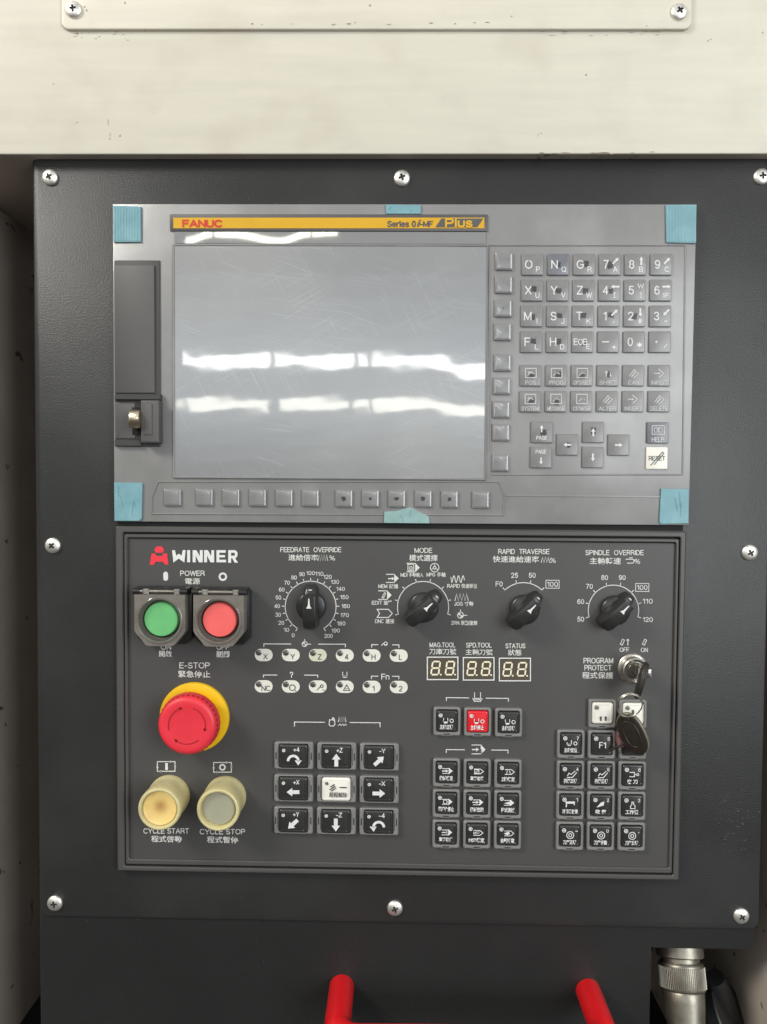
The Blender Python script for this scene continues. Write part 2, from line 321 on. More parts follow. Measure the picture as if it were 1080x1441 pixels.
class Thing:
    """A top-level thing: an Empty on the panel; its children use x right, y up, z towards the viewer."""
    def __init__(s, name, label, cat, x, y, h=0.0, group=None, rot=0.0, kind=None):
        s.p = U(x, y, h); s.h = h; s.k = K(x, y, h)
        o = s.o = bpy.data.objects.new(name, None); col.objects.link(o); o.empty_display_size = .01
        o.location = (s.p.x, -h, s.p.y); o.rotation_euler = (PI / 2, -rot, 0)
        o['label'] = label; o['category'] = cat
        if group: o['group'] = group
        if kind: o['kind'] = kind
    def L(s, x, y, h=None):
        h = s.h if h is None else h
        q = U(x, y, h) - s.p
        return (q.x, q.y)
    def poly(s, pts, h=None): return [s.L(x, y, h) for x, y in pts]
    def rect(s, x0, x1, y0, y1, h=None):
        a = s.L((x0 + x1) / 2, y0, h)[1]; b = s.L((x0 + x1) / 2, y1, h)[1]; c = s.L(x0, (y0 + y1) / 2, h)[0]; d = s.L(x1, (y0 + y1) / 2, h)[0]
        return c, d, b, a                          # x0, x1, y0 (bottom), y1 (top)
    def part(s, name, bm, mats, parent=None, loc=(0, 0, 0), smooth=40, rz=0):
        return link(name, finish(bm, name, mats, smooth), parent or s.o, loc, rz)

class Print:
    """Flat print on a surface of thing T, h above the plate, measured in photo pixels."""
    def __init__(s, T, h): s.T, s.h, s.bm = T, h, bmesh.new()
    def text(s, t, x, y, hh, wpx=None, bold=.012, mi=0, italic=0, wt=0):
        runs = [t]
        if ' ' in t and any(ord(q) > 0x2e80 for q in t) and any(q.isascii() and q.isalpha() for q in t): runs = t.split(' ')
        if len(runs) == 2 and wpx:                    # Latin word and Chinese word side by side
            a = len(runs[0]) * .62 + .1; b = len(runs[1]) * 1.0; u = wpx / (a + b + .4)
            s.text(runs[0], x - wpx / 2 + a * u / 2, y, hh * .80, a * u, bold, mi); s.text(runs[1], x + wpx / 2 - b * u / 2, y, hh, b * u, bold, mi); return
        if (bold < .025 or wt) and not italic and all(q in STROKES for q in t):
            gap = .20; tot = sum(STROKES[q][0] + gap for q in t) - gap
            k1 = (hh / .985) if t not in '-=+*' else hh / .6
            kx = (wpx / max(tot + .12, .1)) if wpx else k1; wl = k1 * (wt or (.128 + bold * 1.2)); cur = x - tot * kx / 2; j = 0
            h0 = s.h
            for q in t:
                wq, st = STROKES[q]
                for pl_ in st:
                    s.h = h0 + j * 3e-6; j += 1; pts = [(cur + a * kx, y - (b - .5) * k1 * .88) for a, b in pl_]
                    pts = [p for i, p in enumerate(pts) if i == 0 or (abs(p[0] - pts[i - 1][0]) + abs(p[1] - pts[i - 1][1])) > 1e-3]
                    if len(pts) < 2: continue
                    part = [pts[0]]
                    for i in range(1, len(pts)):          # sharp corners end one stroke and start the next
                        part.append(pts[i])
                        last = i == len(pts) - 1
                        if not last:
                            e1 = Vector(pts[i]) - Vector(pts[i - 1]); e2 = Vector(pts[i + 1]) - Vector(pts[i]); turn = e1.normalized().dot(e2.normalized())
                        if last or turn < .35:
                            if len(part) > 1:
                                P2 = [Vector(v) for v in part]; P2[0] = P2[0] - (P2[1] - P2[0]).normalized() * wl * .35; P2[-1] = P2[-1] + (P2[-1] - P2[-2]).normalized() * wl * .35
                                s.h = h0 + j * 3e-6; j += 1; s.line([tuple(v) for v in P2], wl, mi, False)
                            part = [pts[i]]
                cur += (wq + gap) * kx
            s.h = h0; return
        vs, fs = glyphs(t, bold)
        if not vs: return
        x0 = min(v[0] for v in vs); x1 = max(v[0] for v in vs); y0 = min(v[1] for v in vs); y1 = max(v[1] for v in vs)
        k = K(x, y, s.h); sy = hh * k / max(y1 - y0, 1e-6); sx = (wpx * k / max(x1 - x0, 1e-6)) if wpx else sy
        c = s.T.L(x, y, s.h); z = s.h - s.T.h
        nv = [s.bm.verts.new((c[0] + (a - (x0 + x1) / 2) * sx + italic * (b - (y0 + y1) / 2) * sy, c[1] + (b - (y0 + y1) / 2) * sy, z + e)) for a, b, e in vs]
        for f in fs:
            try: s.bm.faces.new([nv[i] for i in f]).material_index = mi
            except ValueError: pass
    def poly(s, pts, mi=0): flat(s.bm, s.T.poly(pts, s.h), s.h - s.T.h, mi)
    def line(s, pts, wpx, mi=0, closed=False):
        k = K(pts[0][0], pts[0][1], s.h); P = [Vector(p) for p in s.T.poly(pts, s.h)]; z = s.h - s.T.h; n = len(P); wd2 = wpx * k / 2
        A = []
        for i, p in enumerate(P):
            a = P[i - 1] if (i or closed) else None; c = P[(i + 1) % n] if (i < n - 1 or closed) else None
            e1 = (p - a).normalized() if a is not None else (c - p).normalized(); e2 = (c - p).normalized() if c is not None else e1
            n1 = Vector((-e1.y, e1.x)); n2 = Vector((-e2.y, e2.x)); q = (n1 + n2) / max(.4, 1 + n1.dot(n2))
            A.append((s.bm.verts.new((*(p + q * wd2), z)), s.bm.verts.new((*(p - q * wd2), z))))
        for i in range(n if closed else n - 1):
            a, b = A[i], A[(i + 1) % n]
            s.bm.faces.new((a[0], a[1], b[1], b[0])).material_index = mi
    def arc(s, x, y, r, a0, a1, wpx, n=40, mi=0):        # degrees clockwise from up
        s.line([(x + r * math.sin(math.radians(a0 + (a1 - a0) * i / n)), y - r * math.cos(math.radians(a0 + (a1 - a0) * i / n))) for i in range(n + 1)], wpx, mi)
    def ring(s, x, y, r, wpx, n=20, mi=0): s.line([(x + r * math.cos(2 * PI * i / n), y + r * math.sin(2 * PI * i / n)) for i in range(n)], wpx, mi, True)
    def disc(s, x, y, r, mi=0, n=14): s.poly([(x + r * math.cos(2 * PI * i / n), y + r * math.sin(2 * PI * i / n)) for i in range(n)], mi)
    def rect(s, x0, x1, y0, y1, wpx, mi=0): s.line([(x0, y0), (x1, y0), (x1, y1), (x0, y1)], wpx, mi, True)
    def arrow(s, x, y, ang, ln, wd_, hw, hl, mi=0):      # solid arrow centred at x, y; ang degrees clockwise from up
        a = math.radians(ang); fx, fy = math.sin(a), -math.cos(a); rx, ry = math.cos(a), math.sin(a)
        q = lambda f, r: (x + fx * f + rx * r, y + fy * f + ry * r)
        s.poly([q(-ln / 2, -wd_ / 2), q(-ln / 2, wd_ / 2), q(ln / 2 - hl, wd_ / 2), q(ln / 2 - hl, -wd_ / 2)], mi)
        s.poly([q(ln / 2 - hl, -hw / 2), q(ln / 2 - hl, hw / 2), q(ln / 2, 0)], mi)
    def done(s, name='caption', mats='print', parent=None): return s.T.part(name, s.bm, mats, parent, smooth=0)

# ------------------------------------------------------------------ the machine enclosure round the cabinet
def screw_mesh():
    bm = bmesh.new(); n, m, r = 40, 14, .0056
    rows = []
    for j in range(m + 1):
        q = j / m; row = []
        for k in range(n):
            a = 2 * PI * k / n; rr = r * q; x, y = rr * math.cos(a), rr * math.sin(a)
            z = .0026 * math.sqrt(max(0, 1 - (q * .97) ** 2)) + .0002
            ax, ay = abs(x), abs(y)
            if (ax < .0006 and ay < .0023) or (ay < .0006 and ax < .0023) or ax + ay < .0015: z -= .0011
            row.append((x, y, z))
        rows.append(row)
    rows = rows[::-1]; rows.insert(0, [(x, y, -.0003) for x, y, z in rows[0]])
    rings(bm, rows)
    bm.faces.ensure_lookup_table()
    for f in bm.faces:
        c = f.calc_center_median(); ax, ay = abs(c.x), abs(c.y)
        if ((ax < .0007 and ay < .0023) or (ay < .0007 and ax < .0023)) and c.z < .0024: f.material_index = 1
    return finish(bm, 'screw', ['screw', 'recess'], 50)
SCREW = screw_mesh()

HH = .009                                            # the header stands this far proud of the plate
enc = Thing('machine_enclosure', 'cream painted sheet metal machine enclosure framing the dark control cabinet', 'machine', 540, 216, HH)
zb = U(540, 216.8, HH).y
bm = bmesh.new()
xl, xr = U(-140, 200, HH).x - enc.p.x, U(1330, 200, HH).x - enc.p.x
R = []
for y, z in ((.20, 0), (.0012, 0), (.0003, -.0004), (0, -.0012)): R.append([(xl, y, z), (xr, y, z)])
rings(bm, R, cap1=False, close=False)
enc.part('header', bm, 'cream')
bm = bmesh.new(); box(bm, xl, xr, .0002, .0025, -.27, -.0013); enc.part('underside', bm, 'cream_side')  # the darker wall paint also puts the shade under the header into its colour
xw = U(-92, 700, 0).x - enc.p.x; xw2 = U(1106, 1000, 0).x - enc.p.x
def side(x, t, ybot):
    bm = bmesh.new(); prism(bm, [(x, -.002), (x + t, -.002), (x + t, ybot), (x, ybot)], -.27, -.012, .002)
    return bm
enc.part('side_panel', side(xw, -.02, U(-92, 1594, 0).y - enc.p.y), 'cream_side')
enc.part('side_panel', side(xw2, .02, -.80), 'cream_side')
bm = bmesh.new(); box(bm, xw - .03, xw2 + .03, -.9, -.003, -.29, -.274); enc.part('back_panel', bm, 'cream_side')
bm = bmesh.new(); box(bm, xw - .4, xw2 + .4, -.78, -.76, -.27, .0); enc.part('sill', bm, 'dark')
bm = bmesh.new(); box(bm, xw - .03, U(53, 1400).x - enc.p.x, U(-92, 1594, 0).y - enc.p.y - .02, U(-92, 1594, 0).y - enc.p.y - .0005, -.272, -.014); enc.part('void_shade_panel', bm, 'dark')  # added black sheet, painted darkness for the void below the side panel
# screwed cover at the top edge of the picture
bm = bmesh.new(); x0, x1, y0, y1 = enc.rect(86, 975, -60, 39, HH + .0025)
P = rrect(x1 - x0, y1 - y0, .005, 5, (x0 + x1) / 2, (y0 + y1) / 2)
a = math.radians(.25)
P = [(x, y - (x - x0) * .0035) for x, y in P]
prism(bm, P, .0004, .0026, .0008, seg=3)
cov = enc.part('cover_plate', bm, 'cream')
for x, y, rz in ((103, 12, .1), (957, 15, .6)):
    c = enc.L(x, y, HH + .004); link('screw', SCREW, cov, (c[0], c[1], .0027), rz)

def chips(T, name, h, spots, m, parent=None):
    bm = bmesh.new(); z = h - T.h; rnd = random.Random(3)
    for x, y, rx, ry in spots:
        c = T.L(x, y, h); k_ = K(x, y, h); n = 7
        flat(bm, [(c[0] + rx * k_ * math.cos(2 * PI * i / n) * rnd.uniform(.5, 1.2), c[1] + ry * k_ * math.sin(2 * PI * i / n) * rnd.uniform(.5, 1.2)) for i in range(n)], z)
    o = T.part(name, bm, m, parent, smooth=0); o['kind'] = 'stuff'
rn = random.Random(11)
chips(enc, 'paint_chips', HH + .00275, [(355, 33, 3, 1.2), (369, 34, 1.5, .8), (412, 33.5, 1, .8), (470, 34, 4, 1.1), (491, 33, 3.4, 1.4), (500, 31, 1.2, 1), (521, 7, 2.4, 2), (548, 34, 4, 1), (607, 32, 3.6, 1.2), (641, 33, 2.6, 1), (668, 31.5, 2.6, 1), (686, 31, 3.4, 1), (119, 9, 1.8, 1.2), (122, 14, 1.2, 1.6), (176, 3, 1.2, 2.2), (911, 36, 2, .7)], 'chip', cov)
chips(enc, 'paint_chips', HH + .00015, [(997, 57, 1.8, 1), (1001, 55, 1, 1), (75, 118, 1.3, 1), (861, 216, 3, .8), (838, 214.6, 8, .6), (1074, 45, 1.4, 1.4)] + [(rn.uniform(760, 960), 213 + rn.uniform(0, 2.6), rn.uniform(3, 10), .5) for i in range(8)] + [(rn.uniform(100, 180), rn.uniform(42, 56), rn.uniform(1, 4), rn.uniform(.4, .8)) for i in range(14)] + [(rn.uniform(750, 930), rn.uniform(43, 50), rn.uniform(2, 7), .45) for i in range(12)] + [(rn.uniform(150, 172), rn.uniform(170, 205), .7, rn.uniform(1, 5)) for i in range(6)], 'chip')
# ------------------------------------------------------------------ control cabinet
cab = Thing('control_cabinet', 'charcoal textured steel control cabinet with its screwed front plate', 'control cabinet', 560, 1300, 0)
bm = bmesh.new()
P = [cab.L(55, 300), cab.L(1069.5, 300), cab.L(1063.5, 1339), cab.L(918, 1338), cab.L(917, 1600), cab.L(56, 1600)]
xL, xR = cab.L(54.5, 1350)[0], cab.L(1064, 1330)[0]; xN = cab.L(918, 1360)[0]; yN = cab.L(990, 1338.5)[1]; yB = cab.L(500, 1640)[1]; yT = cab.L(560, 219.5)[1]
P = [(xL, yT), (xL, yB), (xN, yB), (xN, yN), (xR, yN), (xR, yT)]
prism(bm, P, -.085, -.0018, .0008)
cab.part('body', bm, 'body')
x0, x1 = cab.L(52, 760)[0], cab.L(1071.5, 1180)[0]; y0 = cab.L(560, 1298.5)[1]; y1 = cab.L(560, 220.5)[1]
bm = bmesh.new(); prism(bm, rrect(x1 - x0, y1 - y0, .005, 5, (x0 + x1) / 2, (y0 + y1) / 2), -.0016, 0, .0007, seg=2)
plate = cab.part('front_plate', bm, 'plate')
bm = bmesh.new(); prism(bm, [(cab.L(49.3, 760)[0], yT), (cab.L(49.3, 760)[0], yB), (xL + .02, yB), (xL + .02, yT)], -.02, -.005); cab.part('side_gap_strip', bm, 'dark')  # black strip painted in for the dark gap beside the plate
bm = bmesh.new(); box(bm, xN - .03, xN + .018, yB, yN - .0005, -.16, -.075); cab.part('notch_shade_box', bm, 'dark')  # added black box, stands in for the shade inside the notch
for x, y, rz in ((69, 248, .5), (566, 249, .35), (1074, 247, .1), (73, 768, .8), (1057, 778, .55), (76, 1273, .15), (556, 1280, .4), (1045, 1291, .62)):
    c = cab.L(x, y, .002); link('screw', SCREW, plate, (c[0], c[1], 0), rz)

rq = random.Random(5)
chips(cab, 'scuffs', .0002, [(98, 276, 1.2, 1), (92, 231, 2.2, .6), (95, 459, .9, .7)] + [(rq.gauss(1036, 13), rq.gauss(1150, 20), rq.uniform(.6, 3.2), rq.uniform(.4, 1.1)) for i in range(46)] + [(rq.uniform(60, 1060), rq.choice((rq.uniform(228, 284), rq.uniform(1245, 1400))), rq.uniform(.4, 1.1), rq.uniform(.3, .8)) for i in range(40)], 'scuff', plate)
# ------------------------------------------------------------------ display unit
HD = .006
dis = Thing('display_unit', 'grey film covered display and keyboard unit with yellow name strip', 'display', 565, 510, 0)
dk = K(565, 510, HD)
bm = bmesh.new()
prism(bm, dis.poly([(158.3, 286.5), (981.5, 286.8), (970.3, 739.3), (160.5, 734)], HD), .0002, HD, .0009, seg=2)
dis.part('housing', bm, 'housing')
bm = bmesh.new(); x0, x1, y0, y1 = dis.rect(166, 962, 700, 745, .003); box(bm, x0, x1, y0, y1, .0003, .0032); dis.part('lower_lip', bm, 'dark')
def slab(T, name, x0, x1, y0, y1, h, r, z0, b, m, parent=None, seg=1):
    a0, a1, b0, b1 = T.rect(x0, x1, y0, y1, h)
    bm = bmesh.new(); rprism(bm, a1 - a0, b1 - b0, max(r, 1e-5), z0 - T.h, h - T.h, b, b, max(seg, 2), (a0 + a1) / 2, (b0 + b1) / 2)
    return T.part(name, bm, m, parent)
# name strip
ns = slab(dis, 'name_strip', 239, 687, 301, 325, HD + .0010, .0006, HD - .001, .0004, 'stripdark')
p = Print(dis, HD + .0012)
p.poly([(244, 306), (682, 306), (682, 321), (244, 321)], 0)
p.done('yellow_band', 'yellow', ns)
p = Print(dis, HD + .0014); p.text('FANUC', 285, 314.3, 9.6, 56, wt=.27); p.done('lettering', 'redink', ns)
p = Print(dis, HD + .0014); p.text('Series 0', 565.5, 314.8, 8.4, 40, wt=.2); p.text('i', 590, 313.7, 10, 3.6, .01, italic=.3); p.text('-MF', 600.5, 314.8, 7.8, 18, wt=.2)
p.poly([(621.5, 307.2), (680.5, 307.2), (672, 319.4), (613, 319.4)]); p.done('lettering', 'stripdark', ns)
p = Print(dis, HD + .0016); p.text('Plus', 646, 313.4, 11.8, 38, wt=.23); p.done('lettering', 'yellow', ns)
# screen with the scratched film
sx0, sx1, sy0, sy1 = dis.rect(247, 683, 347, 672, HD)
def film(bm, x0, x1, y0, y1, nx, ny, fn):
    g = [[bm.verts.new((x0 + (x1 - x0) * i / nx, y0 + (y1 - y0) * j / ny, fn(i / nx, j / ny, x0 + (x1 - x0) * i / nx, y0 + (y1 - y0) * j / ny))) for i in range(nx + 1)] for j in range(ny + 1)]
    for j in range(ny):
        for i in range(nx): bm.faces.new((g[j][i], g[j][i + 1], g[j + 1][i + 1], g[j + 1][i]))
ymid = (dis.L(460, 535, HD))[1]
def sm(t): t = max(0, min(1, t)); return t * t * (3 - 2 * t)
ss = lambda e, a, b: sm((e - a) / (b - a))
def fscr(i, j, x, y):
    z = HD + .0009
    z += .0000045 * math.sin(x * 150 + 1.3 * math.sin(y * 90)) * math.sin(y * 210 + .9) + .0000022 * math.sin(x * 420 + y * 260) + .000003 * math.sin(x * 95 - y * 520 + 2)
    z += -.0078 * .03 * math.tanh((y - ymid) / .03) * ss(i, .82, .95)
    z += -.0008 * (y - ymid) * (1 - ss(i, .02, .16)) * math.sin(x * 300)
    return z
bm = bmesh.new(); film(bm, sx0, sx1, sy0, sy1, 110, 80, fscr)
dis.part('screen', bm, 'screen', smooth=180)
bm = bmesh.new(); x0, x1, y0, y1 = dis.rect(243.5, 685.5, 344, 674.5, HD)
def rectpts(a, b, c, d): return [(a, c), (b, c), (b, d), (a, d)]
ringp(bm, rectpts(x0, x1, y0, y1), rectpts(sx0, sx1, sy0, sy1), HD - .0005, HD + .0014, .0005)
dis.part('screen_bezel', bm, 'housing')
# rippled glossy film between name strip and screen
fx0, fx1, fy0, fy1 = dis.rect(246, 684, 326.5, 343, HD)
yw = dis.L(360, 333, HD)[1]
def ffn(i, j, x, y):
    px = 246 + i * 438
    wv = [(246, 9), (264, 5), (300, -4), (330, -3), (395, 6), (435, -4), (470, -6), (684, -8)]
    for (xa, a), (xb, b) in zip(wv, wv[1:]):
        if xa <= px <= xb: d = a + (b - a) * sm((px - xa) / (xb - xa)); break
    else: d = 0
    return HD + .0005 - d * .00051 * (y - yw)
bm = bmesh.new(); film(bm, fx0, fx1, fy0, fy1, 120, 6, ffn); dis.part('film_fold', bm, 'gloss_film', smooth=180)
# raised outlines of the key fields
def outline(pts, wpx, hh=.0006, m='housing', name='field_edge'):
    bm = bmesh.new(); P = ccw(dis.poly(pts, HD)); ringp(bm, P, inset(P, wpx * dk), HD - .001, HD + hh, wpx * dk * .35)
    dis.part(name, bm, m)
outline([(687, 344), (966, 344), (962, 669), (690, 669)], 2.2)
outline([(222, 677), (703, 677), (711, 698), (709, 726), (213, 724), (213, 699)], 2.0)
slab(dis, 'film_edge', 712, 969, 697.5, 699.5, HD + .0004, .0001, HD - .001, .0002, 'housing')
# keys
def pyramid(name, wpx, hpx, z, b, bz, m):
    bm = bmesh.new(); rprism(bm, wpx * dk, hpx * dk, .0007, 0, z, b, bz, 3); return finish(bm, name, m, 35)
KEY = pyramid('key', 30, 30, .0014, .0006, .0006, 'key'); KEYB = pyramid('key', 30, 30, .0014, .0006, .0006, 'key_blue'); KEYR = pyramid('key', 30, 31, .0014, .0006, .0006, 'reset')
SOFT = pyramid('soft_key', 24.5, 24.5, .0019, .0018, .0010, 'softkey')
for x, y in ((710, 367), (709.6, 400), (708.8, 433.3), (708, 466.5), (707.7, 510), (706.7, 543), (705.8, 576), (705.5, 608.5), (704.4, 651.3),
             (242, 700), (287, 700), (324.5, 700.4), (362, 700.6), (399.5, 700.8), (436.5, 701), (484, 701.6), (521.3, 701.7), (558.6, 702), (595.8, 702.2), (633, 702.8), (677, 703.4)):
    c = dis.L(x, y, HD + .002); sk = link('soft_key', SOFT, dis.o, (c[0], c[1], HD))
    if x in (484, 558.6, 595.8, 633, 708.8, 521.3):
        bm = bmesh.new(); r0 = random.uniform(1.6, 4.6) if x != 708.8 else 1.3
        flat(bm, [(r0 * dk * random.uniform(.55, 1.15) * math.cos(t * PI / 5), r0 * dk * random.uniform(.5, 1.1) * math.sin(t * PI / 5)) for t in range(10)], .00205)
        dis.part('film_spot', bm, 'spot', sk, smooth=0)
rows = [(371.8, ((750, 0), (970.5 - 40.2, 0))), ]
X1 = [750, 786.3, 822.6, 858.9, 895, 931.3]; X4 = [748, 784.3, 820.8, 857, 893.2, 929.4]; X6 = [746.4, 782.6, 818.8, 855, 891.4, 927.8]
def rowx(y): return [a + (b - a) * (y - 371.6) / (564.6 - 371.6) for a, b in zip(X1, X6)]
HK = HD + .0014
G = [['OP', 'NQ', 'GR', '7A', '8B', '9C'], ['XU', 'YV', 'ZW', '4[', '5]', '6s'], ['MI', 'SJ', 'TK', '1,', '2#', '3='], ['FL', 'HD', 'EE', '-+', '0*', './']]
def key(x, y, mesh, draw, spots=0, dim=False):
    c = dis.L(x, y, HK); o = link('key', mesh, dis.o, (c[0], c[1], HD))
    p = Print(dis, HK + .0002); draw(p)
    # legend meshes are drawn in the unit's own frame: shift them into the key's
    bmesh.ops.translate(p.bm, verts=p.bm.verts, vec=(-c[0], -c[1], -HD))
    p.done('legend', 'legend_dim' if dim else ('ink' if mesh is KEYR else 'legend_key'), o)
    for q in range(spots):
        bm = bmesh.new(); ox, oy = random.uniform(0, 3) * dk, random.uniform(-1.5, 2.0) * dk; rx, ry = random.uniform(3.6, 5.8), random.uniform(4.2, 6.6)
        sq = [(-1, -1), (-.3, -.9), (.4, -1.05), (1, -.9), (.9, -.2), (1.05, .5), (.9, 1), (.2, .85), (-.4, 1.05), (-1, .9), (-.85, .3), (-1.05, -.4)]
        flat(bm, [(ox + a * rx * .85 * dk * random.uniform(.75, 1.1), oy + b * ry * .85 * dk * random.uniform(.75, 1.1)) for a, b in sq], .0015)
        dis.part('film_spot', bm, 'spot', o, smooth=0)
ARW = {(0, 3): 45, (0, 4): 0, (0, 5): 45, (1, 3): -90, (1, 5): 90, (2, 3): 45, (2, 4): 180, (2, 5): 225}
for r, y in enumerate((371.8, 408.2, 444.6, 480.9)):
    for c_, x in enumerate(rowx(y)):
        ch = G[r][c_]
        def draw(p, ch=ch, x=x, y=y, r=r, c_=c_):
            if ch == 'EE': p.text('EOB', x - 3, y, 9, 19, .012); p.text('E', x + 7.5, y + 6.5, 7)
            elif ch == '-+': p.line([(x - 9, y), (x + 1, y)], 1.8); p.text('+', x + 8, y + 6.5, 6)
            elif ch == './': p.disc(x - 5, y, 1.6); p.line([(x + 5, y + 9), (x + 10, y + 3)], 1.2)
            else:
                p.text(ch[0], x - 5.5, y, 12, None, .004)
                if ch[1] == 's': p.text('SP', x + 6.5, y + 7, 6, 8)
                elif ch[1] == ',': p.line([(x + 7, y + 7), (x + 6, y + 10)], 1.3)
                else: p.text(ch[1], x + 7.5, y + 7, 3.0 if ch[1] == '=' else 7.5, 5 if ch[1] == '=' else None)
            if (r, c_) in ARW: p.arrow(x + 8, y - 5, ARW[(r, c_)], 12, 2.6, 5.5, 4.5)
            if ch == '5]': p.line([(x + 4, y - 9), (x + 6, y - 3), (x + 8, y - 8), (x + 10, y - 3), (x + 12, y - 9)], 1.3)
        sp = 1 if (r, c_) in ((0, 1), (0, 2), (0, 3), (1, 0), (1, 1), (1, 2), (1, 3), (2, 0), (2, 1), (2, 2), (2, 4), (3, 0), (3, 1), (3, 2), (2, 3)) else 0
        key(x, y, KEYB if (r, c_) == (0, 1) else KEY, draw, sp)
W2 = [['POS', 'PROG', 'OFS/SET', 'SHIFT', 'CAN', 'INPUT'], ['SYSTEM', 'MESSAGE', 'CSTM/GR', 'ALTER', 'INSERT', 'DELETE']]
for r, y in enumerate((528.3, 564.8)):
    for c_, x in enumerate(rowx(y)):
        def draw(p, x=x, y=y, r=r, c_=c_):
            t = W2[r][c_]; p.text(t, x, y + 10, 5.6, min(24, 5 * len(t)), .012)
            if c_ < 3:
                p.rect(x - 7, x + 8, y - 10, y + 3, 1.3); p.line([(x - 4, y), (x + 1, y - 5), (x + 5, y - 2)], 1.2); p.disc(x - 2 + 2 * c_, y - 4, 1.6)
            elif (r, c_) == (0, 3): p.arrow(x - 2, y - 3, 0, 9, 1.6, 5, 4); p.arrow(x + 4, y - 1, 180, 7, 1.4, 4, 3)
            elif (r, c_) in ((0, 5), (1, 4)):
                p.arrow(x - 3, y - 3, 90, 9, 1.4, 4, 3); p.line([(x - 1, y - 9), (x + 6, y - 3), (x - 1, y + 3)], 1.3)
            else:
                p.line([(x - 6, y + 1), (x + 1, y - 8), (x + 7, y - 3), (x, y + 4)], 1.3); p.line([(x - 3, y + 2), (x + 4, y - 6)], 1.8)
        key(x, y, KEY, draw, 1 if (c_ < 2 or (r, c_) in ((0, 3), (0, 2))) else 0, True)
def dpg(p, up, x, y):
    p.text('PAGE', x, y + (8 if up else -8), 5.4, 15); p.arrow(x, y + (-5 if up else 5), 0 if up else 180, 10, 2, 5, 4)
key(762.7, 608.2, KEY, lambda p: dpg(p, True, 762.7, 608.2), 1); key(761.8, 643.6, KEY, lambda p: dpg(p, False, 761.8, 643.6))
for x, y, a, sp in ((798.9, 625.8, -90, 1), (835.4, 608.2, 0, 1), (834.8, 643.6, 180, 0), (871.2, 626.2, 90, 0)):
    key(x, y, KEY, lambda p, x=x, y=y, a=a: p.arrow(x, y, a, 11, 2.4, 6, 4.5), sp)
def dhelp(p):
    x, y = 926.3, 609; p.rect(x - 8, x + 9, y - 10, y + 2, 1.2); p.line([(x + .5, y - 8), (x + .5, y)], 1); p.rect(x - 5, x - 1, y - 7, y - 1, .9); p.rect(x + 2, x + 6, y - 7, y - 1, .9); p.text('HELP', x, y + 9.5, 6.4, 17)
key(926.3, 609, KEYB, dhelp, 0, True)
def dreset(p):
    x, y = 925.2, 644.8; p.text('RESET', x, y, 6.2, 23, .01); p.line([(x - 9, y + 10), (x + 8, y - 9)], 1.2); p.line([(x - 4, y + 9), (x + 10, y - 7)], 1); p.line([(x + 8, y - 9), (x + 10, y - 7)], 1)
key(925.2, 644.8, KEYR, dreset)
# memory card door and latch at the left edge
slab(dis, 'card_recess', 161.5, 225.5, 366, 628.5, HD + .0008, .0003, HD - .002, .0004, 'doordark')
slab(dis, 'card_door', 160.8, 217.5, 372.5, 553, HD + .0020, .0006, HD - .002, .0006, 'door', seg=2)
for a, b, c, d, zz in ((161.5, 226, 554.5, 562.5, .0040), (161.5, 199, 619, 628, .0030), ):
    x0, x1, y0, y1 = dis.rect(a, b, c, d, HD + zz); bm = bmesh.new(); box(bm, x0, x1, y0, y1, HD, HD + zz, .0005)
    dis.part('latch_frame', bm, 'doordark')
slab(dis, 'latch_plate', 162, 190, 566, 617, HD + .0014, .0004, HD, .0004, 'door')
slab(dis, 'latch_block', 197.5, 224, 562.8, 623.5, HD + .0085, .0008, HD, .0014, 'door', seg=3)
slab(dis, 'latch_block', 201, 214, 568, 612, HD + .0091, .0004, HD + .007, .0005, 'door')
bm = bmesh.new(); c = dis.L(187.5, 590, HD + .006)
lathe(bm, [(0, -.006), (.0052, -.006), (.0066, -.0054), (.0066, .0005), (.0058, .0015), (.0046, .0019), (.0044, .001), (0, .0008)], 32)
bmesh.ops.rotate(bm, verts=bm.verts, matrix=Matrix.Rotation(-PI / 2 * .93, 3, 'Y')); bmesh.ops.translate(bm, verts=bm.verts, vec=(c[0], c[1], HD + .0075))
dis.part('latch_knob', bm, 'brass')
slab(dis, 'latch_gap', 186, 198, 573, 612, HD + .0018, .0003, HD, .0002, 'dark')

